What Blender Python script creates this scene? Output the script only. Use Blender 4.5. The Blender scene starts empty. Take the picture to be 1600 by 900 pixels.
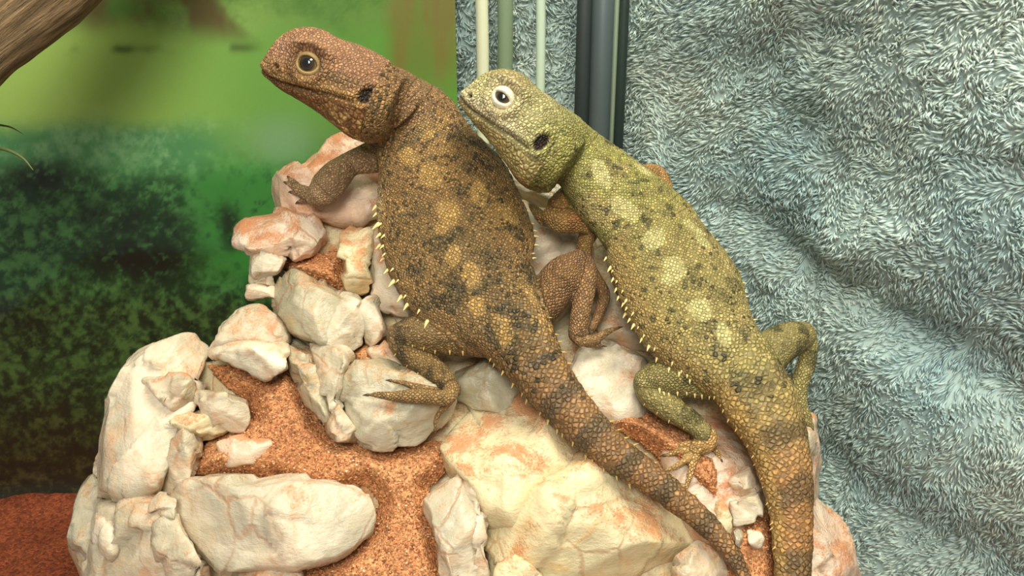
import bpy, bmesh, math, random
import numpy as np
from mathutils import Vector, Matrix, Quaternion

random.seed(7)
rng = np.random.default_rng(11)
scene = bpy.context.scene
col = scene.collection

# ------------------------------------------------------------------ camera
PITCH = math.radians(22.0)
CAM_H = 0.30
FPX = 1400.0
cam_d = bpy.data.cameras.new('camera')
cam_d.sensor_width = 36.0
cam_d.lens = FPX / 1600.0 * 36.0
cam_d.clip_start = 0.005
cam_d.clip_end = 20.0
cam = bpy.data.objects.new('camera', cam_d)
cam.location = (0, 0, CAM_H)
cam.rotation_euler = (math.pi / 2 - PITCH, 0, 0)
col.objects.link(cam)
scene.camera = cam

# ------------------------------------------------------------------ light
world = bpy.data.worlds.new('room_light')
scene.world = world
world.use_nodes = True
world.node_tree.nodes['Background'].inputs[0].default_value = (1.0, 0.96, 0.88, 1)
world.node_tree.nodes['Background'].inputs[1].default_value = 0.33

def area_light(name, loc, target, sx, sy, power, color):
    d = bpy.data.lights.new(name, 'AREA')
    d.shape = 'RECTANGLE'; d.size = sx; d.size_y = sy
    d.energy = power; d.color = color
    o = bpy.data.objects.new(name, d)
    o.location = loc
    v = Vector(target) - Vector(loc)
    o.rotation_euler = v.to_track_quat('-Z', 'Y').to_euler()
    col.objects.link(o)
    return o
# the tube lamp in the hood above the tank, and an added, unseen fill light behind the viewer that brightens the towel
area_light('tank_tube_lamp', (0.10, 0.27, 0.62), (0.0, 0.31, 0.10), 0.30, 0.12, 3.2, (1.0, 0.93, 0.78))
area_light('front_fill_light', (-0.08, -0.62, 0.98), (0.06, 0.35, 0.12), 0.45, 0.45, 12.0, (1.0, 0.95, 0.84))

scene.view_settings.view_transform = 'Standard'
scene.view_settings.look = 'None'
scene.view_settings.gamma = 1.0
scene.view_settings.use_curve_mapping = False
scene.view_settings.exposure = 0.0

# ------------------------------------------------------------------ helpers
cR = np.array([1.0, 0, 0])
cF = np.array([0, math.cos(PITCH), -math.sin(PITCH)])
cU = np.array([0, math.sin(PITCH), math.cos(PITCH)])
CAM = np.array([0, 0, CAM_H])
SP0 = np.array([0, 0.33, 0.166])                     # the slope of the rock the lizards lie on
SN = np.array([0, -1.0, 1.0]) / math.sqrt(2)

def ray(px, py):
    return cF + cR * ((px - 800.0) / FPX) + cU * ((450.0 - py) / FPX)
def S(px, py, off=0.0):
    """point on the rock slope (raised by off metres along its normal) seen at that pixel"""
    r = ray(px, py)
    t = (off - np.dot(CAM - SP0, SN)) / np.dot(r, SN)
    return CAM + r * t
def depth(p):
    return float(np.dot(np.asarray(p) - CAM, cF))
def at_depth(px, py, d):
    return CAM + ray(px, py) * d
def at_plane(px, py, p0, n):
    r = ray(px, py); n = np.asarray(n, float)
    t = np.dot(np.asarray(p0) - CAM, n) / np.dot(r, n)
    return CAM + r * t
def lin(r, g, b):
    def f(c):
        c /= 255.0
        return c / 12.92 if c <= 0.04045 else ((c + 0.055) / 1.055) ** 2.4
    return (f(r), f(g), f(b), 1.0)
def lin3(r, g, b): return np.array(lin(r, g, b)[:3])

def _hash(ix, iy, iz, seed):
    h = (ix.astype(np.int64) * 374761393 + iy.astype(np.int64) * 668265263 + iz.astype(np.int64) * 2147483647 + seed * 974634777) & 0xffffffff
    h = ((h ^ (h >> 13)) * 1274126177) & 0xffffffff
    h = ((h ^ (h >> 16)) * 2246822519) & 0xffffffff
    return ((h ^ (h >> 15)) & 0xffffff) / float(0xffffff)
def vnoise(p, seed=0):
    p = np.asarray(p, float)
    i = np.floor(p); f = p - i; i = i.astype(np.int64)
    f = f * f * (3 - 2 * f)
    out = 0
    for dx in (0, 1):
        wx = f[:, 0] if dx else 1 - f[:, 0]
        for dy in (0, 1):
            wy = f[:, 1] if dy else 1 - f[:, 1]
            for dz in (0, 1):
                wz = f[:, 2] if dz else 1 - f[:, 2]
                out = out + wx * wy * wz * _hash(i[:, 0] + dx, i[:, 1] + dy, i[:, 2] + dz, seed)
    return out * 2 - 1
def fbm(p, oct=4, seed=0, gain=0.5):
    p = np.asarray(p, float); a = 1.0; s = 0; n = 0
    for k in range(oct):
        s = s + a * vnoise(p, seed + k * 17); n += a
        a *= gain; p = p * 2.03 + 13.7
    return s / n
def sstep(a, b, x):
    t = np.clip((x - a) / (b - a), 0, 1)
    return t * t * (3 - 2 * t)
def mix(a, b, t):
    t = np.asarray(t)[..., None]
    return a * (1 - t) + b * t

def tag(o, label=None, cat=None, group=None, kind=None):
    if label: o['label'] = label
    if cat: o['category'] = cat
    if group: o['group'] = group
    if kind: o['kind'] = kind
    return o
def new_mesh(name, verts, faces, smooth=True):
    me = bpy.data.meshes.new(name)
    verts = np.asarray(verts, dtype=np.float32)
    if isinstance(faces, np.ndarray):
        nf, k = faces.shape
        me.vertices.add(len(verts)); me.vertices.foreach_set('co', verts.ravel())
        me.loops.add(nf * k); me.loops.foreach_set('vertex_index', faces.astype(np.int32).ravel())
        me.polygons.add(nf)
        me.polygons.foreach_set('loop_start', (np.arange(nf) * k).astype(np.int32))
        me.update(calc_edges=True)
    else:
        me.from_pydata([tuple(map(float, v)) for v in verts], [], [tuple(map(int, f)) for f in faces])
    me.validate()
    me.polygons.foreach_set('use_smooth', np.full(len(me.polygons), smooth))
    return me
def wloc(parent):
    return np.array(parent.location) if parent else np.zeros(3)
def link(name, me, mat=None, parent=None, loc=None):
    """mesh in world coordinates -> object with its origin at loc (or at the parent's)"""
    o = bpy.data.objects.new(name, me)
    col.objects.link(o)
    org = np.asarray(loc, float) if loc is not None else wloc(parent)
    if np.any(org):
        me.transform(Matrix.Translation(Vector(-org)))
    if parent:
        o.parent = parent
        o.location = Vector(org - wloc(parent))
    else:
        o.location = Vector(org)
    if mat: me.materials.append(mat)
    return o
def empty(name, loc):
    o = bpy.data.objects.new(name, None)
    o.empty_display_size = 0.02
    o.location = loc; col.objects.link(o)
    return o
def eval_mesh(me, mods):
    """run modifiers over a mesh datablock, hand back the result"""
    t = bpy.data.objects.new('tmp', me); col.objects.link(t)
    for kind, kw in mods:
        m = t.modifiers.new(kind, kind)
        for k, v in kw.items(): setattr(m, k, v)
    dg = bpy.context.evaluated_depsgraph_get(); dg.update()
    out = bpy.data.meshes.new_from_object(t.evaluated_get(dg))
    bpy.data.objects.remove(t)
    bpy.data.meshes.remove(me)
    return out
def get_co(me):
    a = np.empty(len(me.vertices) * 3, np.float32); me.vertices.foreach_get('co', a)
    return a.reshape(-1, 3).astype(float)
def set_co(me, a):
    me.vertices.foreach_set('co', a.astype(np.float32).ravel()); me.update()
def get_no(me):
    a = np.empty(len(me.vertices) * 3, np.float32); me.vertices.foreach_get('normal', a)
    return a.reshape(-1, 3).astype(float)
def set_color(me, name, rgb):
    at = me.attributes.new(name, 'FLOAT_COLOR', 'POINT')
    c = np.ones((len(rgb), 4), np.float32); c[:, :3] = rgb
    at.data.foreach_set('color', c.ravel())
def set_vec(me, name, v):
    at = me.attributes.new(name, 'FLOAT_VECTOR', 'POINT')
    at.data.foreach_set('vector', v.astype(np.float32).ravel())

# ------------------------------------------------------------------ node helper
class NT:
    def __init__(s, name):
        s.m = bpy.data.materials.new(name); s.m.use_nodes = True
        s.t = s.m.node_tree; s.t.nodes.clear()
        s.out = s.n('ShaderNodeOutputMaterial')
    def n(s, typ, ins=None, **kw):
        nd = s.t.nodes.new(typ)
        for k, v in kw.items(): setattr(nd, k, v)
        if ins:
            for k, v in ins.items(): s.put(nd.inputs[k], v)
        return nd
    def put(s, sock, v):
        if isinstance(v, bpy.types.NodeSocket): s.t.links.new(v, sock)
        elif isinstance(v, bpy.types.Node): s.t.links.new(v.outputs[0], sock)
        else: sock.default_value = v
    def math(s, op, a, b=0.0, c=None, clamp=False):
        nd = s.n('ShaderNodeMath', operation=op, use_clamp=clamp)
        s.put(nd.inputs[0], a); s.put(nd.inputs[1], b)
        if c is not None: s.put(nd.inputs[2], c)
        return nd.outputs[0]
    def vmath(s, op, a, b=(0, 0, 0), out=0):
        nd = s.n('ShaderNodeVectorMath', operation=op)
        s.put(nd.inputs[0], a); s.put(nd.inputs[1], b)
        return nd.outputs[out]
    def scale(s, v, k):
        nd = s.n('ShaderNodeVectorMath', operation='SCALE'); s.put(nd.inputs[0], v); s.put(nd.inputs['Scale'], k)
        return nd.outputs[0]
    def noise(s, vec, scale, detail=3, rough=0.55, dist=0.0, out='Fac'):
        nd = s.n('ShaderNodeTexNoise'); s.put(nd.inputs['Vector'], vec)
        nd.inputs['Scale'].default_value = scale; nd.inputs['Detail'].default_value = detail
        nd.inputs['Roughness'].default_value = rough; nd.inputs['Distortion'].default_value = dist
        return nd.outputs[out]
    def ramp(s, fac, stops, mode='LINEAR'):
        nd = s.n('ShaderNodeValToRGB'); s.put(nd.inputs[0], fac)
        r = nd.color_ramp; r.interpolation = mode
        while len(r.elements) < len(stops): r.elements.new(0.5)
        for e, (p, c) in zip(r.elements, stops):
            e.position = p; e.color = c if len(c) == 4 else (*c, 1)
        return nd.outputs[0]
    def range(s, v, a, b, c=0.0, d=1.0, smooth=True):
        nd = s.n('ShaderNodeMapRange'); nd.interpolation_type = 'SMOOTHSTEP' if smooth else 'LINEAR'
        s.put(nd.inputs['Value'], v)
        nd.inputs['From Min'].default_value = a; nd.inputs['From Max'].default_value = b
        nd.inputs['To Min'].default_value = c; nd.inputs['To Max'].default_value = d
        return nd.outputs[0]
    def mix(s, f, a, b, blend='MIX'):
        nd = s.n('ShaderNodeMix', data_type='RGBA', blend_type=blend)
        s.put(nd.inputs[0], f); s.put(nd.inputs[6], a); s.put(nd.inputs[7], b)
        return nd.outputs[2]
    def attr(s, name, out='Color'):
        return s.n('ShaderNodeAttribute', attribute_name=name).outputs[out]
    def bump(s, h, strength=0.5, dist=0.001, normal=None):
        nd = s.n('ShaderNodeBump'); s.put(nd.inputs['Height'], h)
        nd.inputs['Strength'].default_value = strength; nd.inputs['Distance'].default_value = dist
        if normal is not None: s.put(nd.inputs['Normal'], normal)
        return nd.outputs[0]
    def bsdf(s, **kw):
        nd = s.n('ShaderNodeBsdfPrincipled')
        for k, v in kw.items(): s.put(nd.inputs[k.replace('_', ' ')], v)
        s.t.links.new(nd.outputs[0], s.out.inputs[0])
        return nd

def simple_mat(name, rgb, rough=0.5, spec=0.5, var=0.0, scale=200, bump=0.0, metal=0.0):
    t = NT(name)
    pos = t.n('ShaderNodeTexCoord').outputs['Object']
    c = lin(*rgb)
    nz = t.noise(pos, scale, 3)
    dark = tuple(x * (1 - var) for x in c[:3]) + (1,)
    lite = tuple(min(1, x * (1 + var)) for x in c[:3]) + (1,)
    cc = t.mix(nz, dark, lite)
    b = t.bsdf(Base_Color=cc, Roughness=rough, Specular_IOR_Level=spec, Metallic=metal)
    if bump: t.put(b.inputs['Normal'], t.bump(nz, bump, 0.0005))
    return t.m

# ------------------------------------------------------------------ materials of the place
def glass_mat():
    t = NT('tank_glass')
    tr = t.n('ShaderNodeBsdfTransparent', {'Color': (0.93, 0.97, 0.95, 1)})
    gl = t.n('ShaderNodeBsdfGlossy', {'Color': (1, 1, 1, 1), 'Roughness': 0.03})
    fr = t.n('ShaderNodeFresnel', {'IOR': 1.45})
    f = t.math('MINIMUM', t.math('MULTIPLY', fr.outputs[0], 0.25), 0.03)
    mx = t.n('ShaderNodeMixShader', {0: f, 1: tr.outputs[0], 2: gl.outputs[0]})
    t.t.links.new(mx.outputs[0], t.out.inputs[0])
    return t.m
M_GLASS = glass_mat()

def sand_mat(name, a, b, c, grain=1500):
    t = NT(name)
    pos = t.n('ShaderNodeNewGeometry').outputs['Position']
    n1 = t.noise(pos, 38, 4)
    n2 = t.noise(pos, grain, 2, 0.6)
    vo = t.n('ShaderNodeTexVoronoi', {'Vector': pos, 'Scale': grain * 0.75})
    base = t.mix(t.range(n1, 0.3, 0.7), lin(*a), lin(*b))
    g = t.mix(0.75, base, t.mix(1.0, base, t.ramp(t.n('ShaderNodeSeparateColor', {0: vo.outputs['Color']}).outputs[0],
              [(0.0, (0.35, 0.32, 0.3)), (0.5, (0.9, 0.85, 0.8)), (1.0, (1.5, 1.45, 1.35))]), 'MULTIPLY'))
    g = t.mix(t.range(n2, 0.72, 0.78), g, lin(*c))
    h = t.math('ADD', t.math('MULTIPLY', vo.outputs['Distance'], -1.0), t.math('MULTIPLY', n2, 0.6))
    t.bsdf(Base_Color=g, Roughness=0.85, Specular_IOR_Level=0.25, Normal=t.bump(h, 0.8, 0.0006))
    return t.m
M_SAND = sand_mat('red_sand', (184, 128, 86), (208, 154, 108), (236, 216, 180))
M_BED = sand_mat('sand_bed_red', (118, 58, 34), (138, 72, 44), (166, 106, 70), 1100)

def quartz_mat(name, base, warm, grey, dust=0.5, stain=0.5, yellow=(222, 196, 132)):
    t = NT(name)
    pos = t.n('ShaderNodeNewGeometry').outputs['Position']
    nor = t.n('ShaderNodeNewGeometry').outputs['Normal']
    rnd = t.n('ShaderNodeObjectInfo').outputs['Random']
    vec = t.vmath('ADD', pos, t.scale(t.n('ShaderNodeCombineXYZ', {0: rnd, 1: rnd, 2: rnd}).outputs[0], 3.7))
    n1 = t.noise(vec, 26, 5, 0.55, 0.6)
    n2 = t.noise(vec, 60, 5, 0.6, 0.8)
    n3 = t.noise(vec, 150, 5, 0.65)
    n4 = t.noise(t.vmath('MULTIPLY', vec, (1, 1, 2.4)), 45, 6, 0.7, 1.2)
    c = t.mix(t.range(n1, 0.38, 0.62), lin(*base), lin(*grey))
    c = t.mix(t.range(n2, 0.48, 0.70, 0, 0.85), c, lin(*warm))
    c = t.mix(t.range(n4, 0.56, 0.72, 0, stain), c, lin(*yellow))
    # hairline cracks with rusty filling
    vc = t.vmath('ADD', vec, t.scale(t.noise(vec, 40, 4, out='Color'), 0.014))
    cr = t.n('ShaderNodeTexVoronoi', {'Vector': vc, 'Scale': 34.0}, feature='DISTANCE_TO_EDGE').outputs['Distance']
    crm = t.math('MULTIPLY', t.range(cr, 0.0, 0.035, 1, 0), t.range(n1, 0.42, 0.62, 0.0, 0.5))
    c = t.mix(crm, c, lin(176, 122, 78))
    # sand dust: clings in grains, on the faces that look upwards
    up = t.n('ShaderNodeSeparateXYZ', {0: nor}).outputs[2]
    dn = t.math('ADD', t.math('MULTIPLY', n2, 0.75), t.math('MULTIPLY', n3, 0.55))
    dn = t.math('ADD', dn, t.math('MULTIPLY', t.noise(pos, 1300, 1), 0.30))
    dm = t.math('ADD', dn, t.math('MULTIPLY', up, 0.34))
    lo = 1.22 - 0.34 * dust
    dmask = t.range(dm, lo, lo + 0.24, 0, 0.82)
    gr = t.noise(pos, 1500, 2, 0.6)
    sandc = t.mix(gr, lin(166, 98, 56), lin(220, 156, 106))
    c = t.mix(dmask, c, sandc)
    h = t.math('ADD', t.math('MULTIPLY', n3, 0.5), t.math('MULTIPLY', crm, -0.5))
    h = t.math('ADD', h, t.math('MULTIPLY', t.math('MULTIPLY', dmask, gr), 0.6))
    fv = t.n('ShaderNodeTexVoronoi', {'Vector': t.vmath('ADD', vec, t.scale(t.noise(vec, 90, 3, out='Color'), 0.010)), 'Scale': 120.0})
    h = t.math('ADD', h, t.math('MULTIPLY', n2, 0.9))
    h = t.math('ADD', h, t.math('MULTIPLY', fv.outputs['Distance'], 0.55))
    h = t.math('ADD', h, t.math('MULTIPLY', t.noise(t.vmath('MULTIPLY', vec, (1, 1, 3)), 320, 4, 0.7), 0.35))
    b = t.bsdf(Base_Color=c, Roughness=t.math('ADD', t.math('MULTIPLY', dmask, 0.5), t.range(n3, 0.3, 0.7, 0.16, 0.40)),
               Specular_IOR_Level=0.45, Normal=t.bump(h, 0.55, 0.0022),
               Subsurface_Weight=0.30, Subsurface_Scale=0.005)
    b.inputs['Subsurface Radius'].default_value = (1.0, 0.8, 0.6)
    return t.m
M_Q = quartz_mat('white_quartz', (222, 205, 178), (212, 168, 130), (184, 174, 148), dust=0.42, stain=0.45)
M_QCLEAN = quartz_mat('clean_quartz', (226, 213, 188), (216, 180, 144), (190, 182, 158), dust=0.28, stain=0.3)
M_QY = quartz_mat('yellow_quartz', (228, 212, 170), (214, 178, 126), (208, 198, 160), dust=0.66, stain=0.7)
M_QG = quartz_mat('grey_quartz', (200, 192, 168), (192, 166, 126), (164, 158, 130), dust=0.42, stain=0.6, yellow=(176, 156, 96))
M_QP = quartz_mat('stained_quartz', (226, 190, 160), (206, 140, 100), (222, 204, 182), dust=0.72, stain=0.5)

# ================================================================== THE TANK
YB = 0.4275                                   # inner face of the rear glass
XC, YC = 0.0415, 0.4275                       # rear corner of the tank
WDIR = np.array([0.82, -1.0, 0]); WDIR /= np.linalg.norm(WDIR)      # the side glass runs off from the corner
WN = np.array([WDIR[1], -WDIR[0], 0])         # points into the tank
WOUT = -WN if np.dot(WN, np.array([-1, 0, 0])) > 0 else WN
ZT = 0.46

def box_faces():
    return [(0, 1, 2, 3), (7, 6, 5, 4), (0, 4, 5, 1), (1, 5, 6, 2), (2, 6, 7, 3), (3, 7, 4, 0)]
def slab(a, b, n, th, z0, z1):
    """upright slab from plan point a to b, thickness th along n"""
    a = np.array([a[0], a[1], 0.]); b = np.array([b[0], b[1], 0.]); n = np.asarray(n, float)
    lo = [a, b, b + n * th, a + n * th]
    return [p + np.array([0, 0, z0]) for p in lo] + [p + np.array([0, 0, z1]) for p in lo], box_faces()

# sand bed, grid with drifts
def sand_floor():
    nx, ny = 170, 150
    xs = np.linspace(-0.42, 0.36, nx); ys = np.linspace(0.02, YB, ny)
    X, Y = np.meshgrid(xs, ys)
    p = np.stack([X.ravel(), Y.ravel(), np.zeros(X.size)], 1)
    z = 0.004 * fbm(p * 30, 3, 3) + 0.0016 * fbm(p * 160, 3, 9) + 0.0008 * fbm(p * 600, 2, 5)
    wx = XC + 0.82 * (YC - p[:, 1])           # stay inside the side glass
    p[:, 0] = np.minimum(p[:, 0], np.where(p[:, 1] < YC, wx, XC))
    p[:, 2] = z
    i = np.arange(nx * ny).reshape(ny, nx)
    q = np.stack([i[:-1, :-1], i[:-1, 1:], i[1:, 1:], i[1:, :-1]], -1).reshape(-1, 4)
    o = link('floor', new_mesh('floor', p, q), M_BED)
    tag(o, 'dark red sand bed of the terrarium', 'floor', kind='structure')
sand_floor()

v, f = slab((-0.42, YB), (XC, YC), (0, 1, 0), 0.004, -0.02, ZT)
tag(link('wall_back', new_mesh('wall_back', v, f, False), M_GLASS), 'clear rear glass pane of the terrarium', 'glass pane', kind='structure')
e = np.array([XC, YC, 0]) + WDIR * 0.46
v, f = slab((XC, YC), e[:2], WOUT, 0.004, -0.02, ZT)
tag(link('wall_right', new_mesh('wall_right', v, f, False), M_GLASS), 'clear side glass pane in front of the towel', 'glass pane', kind='structure')

# corner post: dark sealant strips either side of a grey rounded profile
M_SEAL = simple_mat('dark_sealant', (42, 50, 50), 0.5, 0.3, 0.15, 60)
M_POST = simple_mat('grey_profile', (80, 92, 94), 0.45, 0.5, 0.12, 40, metal=0.2)
M_POSTL = simple_mat('pale_bead', (132, 142, 124), 0.45, 0.4, 0.1, 40)
post = empty('trim_1', (XC, YC - 0.006, 0))
tag(post, 'grey rounded corner post with dark sealant edges', 'corner post', kind='structure')
def half_round(x0, x1, yb, bulge, z0, z1, n=12):
    vs = []
    for z in (z0, z1):
        for k in range(n + 1):
            a = math.pi * k / n
            vs.append((x0 + (x1 - x0) * (1 - math.cos(a)) / 2, yb - bulge * math.sin(a), z))
    m = n + 1
    fs = [(k, k + 1, m + k + 1, m + k) for k in range(n)]
    fs += [(n, 0, m, m + n), tuple(range(n, -1, -1)), tuple(range(m, 2 * m))]
    return vs, fs
def post_piece(name, x0, x1, bulge, mat, yb=YC - 0.0005):
    v, f = half_round(x0, x1, yb, bulge, -0.005, ZT)
    o = link(name, new_mesh(name, v, f), mat, post); return o
post_piece('sealant_strip', 0.0296, 0.0368, 0.003, M_SEAL)
post_piece('profile', 0.0362, 0.0468, 0.0062, M_POST)
post_piece('bead', 0.0462, 0.0490, 0.003, M_POSTL)
post_piece('sealant_strip', 0.0486, 0.0536, 0.0032, M_SEAL)

# ------------------------------------------------------------------ printed backdrop
def backdrop():
    x0, x1, z0, z1 = -0.44, -0.0263, -0.02, ZT - 0.01
    nx, nz = 420, 460
    X, Z = np.meshgrid(np.linspace(x0, x1, nx), np.linspace(z0, z1, nz))
    n = X.size
    P = np.stack([X.ravel(), np.full(n, YB + 0.006), Z.ravel()], 1)
    rel = P - CAM
    d = rel @ cF
    px = 800 + FPX * (rel @ cR) / d; py = 450 - FPX * (rel @ cU) / d     # where the printed picture's features sit
    q = np.stack([P[:, 0], P[:, 2], np.zeros(n)], 1)
    w1 = fbm(q * 40, 4, 1); w2 = fbm(q * 40, 4, 2)
    leaf = fbm(q * 240, 4, 5, 0.75); leaf2 = fbm(q * 480, 2, 8, 0.6); big = fbm(q * 28, 4, 12)
    yy = py + 22 * w1; xx = px + 25 * w2
    C = np.tile(lin3(122, 164, 76), (n, 1))
    # lawn, brighter towards one side
    C = mix(C, np.tile(lin3(184, 204, 104), (n, 1)), sstep(470, 60, xx) * 0.9)
    C = mix(C, np.tile(lin3(96, 142, 60), (n, 1)), sstep(330, 640, xx) * 0.7)
    # distant trees at the top
    top = sstep(70, 20, yy)
    tree = mix(np.tile(lin3(104, 138, 64), (n, 1)), np.tile(lin3(150, 176, 92), (n, 1)), sstep(-0.3, 0.4, big + 0.4 * leaf))
    tree = mix(tree, np.tile(lin3(112, 94, 56), (n, 1)), sstep(-0.02, 0.3, fbm(q * 34, 4, 31)) * sstep(90, 150, px) * sstep(460, 380, px))
    tree = mix(tree, np.tile(lin3(70, 110, 48), (n, 1)), sstep(330, 520, xx) * 0.6)
    C = mix(C, tree, top)
    band = np.exp(-((py - 76 - 3 * w1) / 7) ** 2) * sstep(-0.2, 0.35, fbm(np.stack([px / 38, py / 60, np.zeros(n)], 1), 2, 44)) * sstep(60, 95, px) * sstep(420, 380, px)
    C = mix(C, np.tile(lin3(86, 100, 50), (n, 1)), band * 0.85)
    # brownish trunks near the free edge
    st = sstep(590, 625, px + 6 * w1) * sstep(180, 90, yy)
    streak = fbm(np.stack([px / 16, py / 120, np.zeros(n)], 1), 3, 51)
    C = mix(C, mix(np.tile(lin3(116, 122, 56), (n, 1)), np.tile(lin3(134, 104, 58), (n, 1)), sstep(-0.3, 0.6, streak)), st * 0.85)
    # hazy shrubs
    hz = sstep(172, 215, yy) * sstep(420, 300, xx)
    C = mix(C, mix(np.tile(lin3(92, 146, 92), (n, 1)), np.tile(lin3(140, 182, 128), (n, 1)), sstep(-0.4, 0.5, leaf + w1)), hz)
    gb = np.exp(-(((xx - 445) / 62) ** 2 + ((py - 222) / 40) ** 2) ** 1.3)
    g2 = sstep(205, 260, yy) * sstep(270, 400, xx)
    C = mix(C, mix(np.tile(lin3(62, 128, 58), (n, 1)), np.tile(lin3(88, 156, 74), (n, 1)), sstep(-0.4, 0.4, leaf)), g2)
    C = mix(C, np.tile(lin3(132, 164, 116), (n, 1)), gb * 0.95)
    # dense foliage below
    dk = sstep(238, 290, yy)
    fol = mix(np.tile(lin3(34, 66, 36), (n, 1)), np.tile(lin3(92, 142, 80), (n, 1)), sstep(-0.35, 0.45, leaf + 0.6 * w2))
    fol = mix(fol, np.tile(lin3(66, 132, 58), (n, 1)), sstep(250, 350, xx) * sstep(470, 400, yy) * sstep(-0.5, 0.3, leaf + 0.3))
    C = mix(C, fol, dk)
    def dark(cx, cy, rx, ry, s):
        m = np.exp(-((((xx - cx) / rx) ** 2 + ((yy - cy) / ry) ** 2)) ** 1.6)
        return m * s
    hole = np.maximum.reduce([dark(215, 405, 115, 52, 1.0), dark(170, 335, 70, 42, 0.8), dark(70, 275, 75, 28, 0.9), dark(362, 350, 18, 40, 0.9),
                              dark(20, 290, 40, 22, 0.6), dark(265, 350, 50, 40, 0.6)])
    hole = np.clip(hole * (1.0 - 0.5 * sstep(0.15, 0.6, leaf2 + leaf * 0.7)), 0, 1)
    C = mix(C, np.tile(lin3(24, 24, 16), (n, 1)), hole)
    # ground ivy, darker to the foot of the print
    low = sstep(430, 500, yy)
    ivy = mix(np.tile(lin3(30, 33, 18), (n, 1)), np.tile(lin3(80, 98, 48), (n, 1)), sstep(-0.25, 0.5, leaf + 0.5 * leaf2))
    C = mix(C, ivy, low * 0.85)
    foot = sstep(560, 740, yy)
    C = mix(C, mix(np.tile(lin3(40, 30, 18), (n, 1)), np.tile(lin3(84, 66, 38), (n, 1)), sstep(-0.1, 0.6, leaf)), foot * 0.9)
    i = np.arange(n).reshape(nz, nx)
    fq = np.stack([i[:-1, :-1], i[:-1, 1:], i[1:, 1:], i[1:, :-1]], -1).reshape(-1, 4)
    me = new_mesh('printed_backdrop', P, fq)
    set_color(me, 'print', C)
    t = NT('print_paper')
    pos = t.n('ShaderNodeNewGeometry').outputs['Position']
    c = t.mix(t.noise(pos, 900, 2), t.mix(1.0, t.attr('print'), (0.90, 0.9, 0.9, 1), 'MULTIPLY'), t.attr('print'))
    t.bsdf(Base_Color=c, Roughness=0.5, Specular_IOR_Level=0.3)
    o = link('printed_backdrop', me, t.m, None, (x0, YB + 0.006, 0))
    sm = o.modifiers.new('thickness', 'SOLIDIFY'); sm.thickness = 0.0004; sm.offset = -1
    tag(o, 'printed backdrop sheet of a green meadow and dark shrubs behind the rear glass', 'backdrop')
backdrop()

# ------------------------------------------------------------------ tubes
def frames(P):
    T = np.gradient(P, axis=0); T /= np.linalg.norm(T, axis=1)[:, None] + 1e-12
    u = np.cross(T[0], [0.3, 0.2, 0.9]); u /= np.linalg.norm(u)
    U = []
    for t in T:
        u = u - t * np.dot(u, t); u /= np.linalg.norm(u); U.append(u.copy())
    U = np.array(U); V = np.cross(T, U)
    return T, U, V
def tube(P, R, n=12):
    P = np.asarray(P, float); R = np.asarray(R, float)
    T, U, V = frames(P)
    a = np.linspace(0, 2 * np.pi, n, endpoint=False)
    rings = P[:, None] + R[:, None, None] * (np.cos(a)[None, :, None] * U[:, None] + np.sin(a)[None, :, None] * V[:, None])
    m = len(P)
    vs = rings.reshape(-1, 3)
    fs = []
    for k in range(m - 1):
        for j in range(n):
            j2 = (j + 1) % n
            fs.append((k * n + j, k * n + j2, (k + 1) * n + j2, (k + 1) * n + j))
    fs.append(tuple(range(n - 1, -1, -1))); fs.append(tuple((m - 1) * n + j for j in range(n)))
    return vs, fs
def spline(K, n):
    """Catmull-Rom through the rows of K"""
    K = np.asarray(K, float); m = len(K)
    E = np.vstack([2 * K[0] - K[1], K, 2 * K[-1] - K[-2]])
    out = []
    for x in np.linspace(0, m - 1, n):
        i = min(int(x), m - 2); t = x - i
        p0, p1, p2, p3 = E[i], E[i + 1], E[i + 2], E[i + 3]
        out.append(0.5 * ((2 * p1) + (-p0 + p2) * t + (2 * p0 - 5 * p1 + 4 * p2 - p3) * t * t + (-p0 + 3 * p1 - 3 * p2 + p3) * t ** 3))
    return np.array(out)

def cord(name, px_top, px_low, y, r, mat, label, cat='cord', group=None):
    # hangs behind the rear glass
    a = at_plane(px_top, 0, (0, y, 0), (0, 1, 0)); b = at_plane(px_low, 200, (0, y, 0), (0, 1, 0))
    d = (a - b) / (a[2] - b[2])
    pts = [b + d * (z - b[2]) + np.array([0.0006 * math.sin(z * 30), 0, 0]) for z in np.linspace(0.004, 0.47, 30)]
    v, f = tube(pts, [r] * len(pts), 16)
    o = link(name, new_mesh(name, v, f), mat, None, pts[0])
    tag(o, label, cat, group); return o
M_CORD = simple_mat('cream_plastic', (236, 224, 198), 0.4, 0.4, 0.04, 30)
M_CORD2 = simple_mat('white_plastic', (216, 222, 204), 0.4, 0.4, 0.04, 30)
M_CORD_REFL = simple_mat('sage_cord_reflection', (136, 146, 120), 0.5, 0.3, 0.08, 30)
cord('power_cord_or_reflection', 750.5, 755, YB + 0.012, 0.0031, M_CORD, 'thick cream cord hanging behind rear glass next to the backdrop edge')
cord('power_cord_or_reflection', 843.0, 843.5, YB + 0.012, 0.0023, M_CORD2, 'thin white cord hanging behind rear glass near the corner post')
cord('power_cord_or_reflection', 787.5, 788.5, YB + 0.016, 0.0038, M_CORD_REFL, 'dull sage green reflection of a cord, built as a tube between the cream and white cords')  # solid tube standing in for the blurry greenish reflection in the glass

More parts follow.
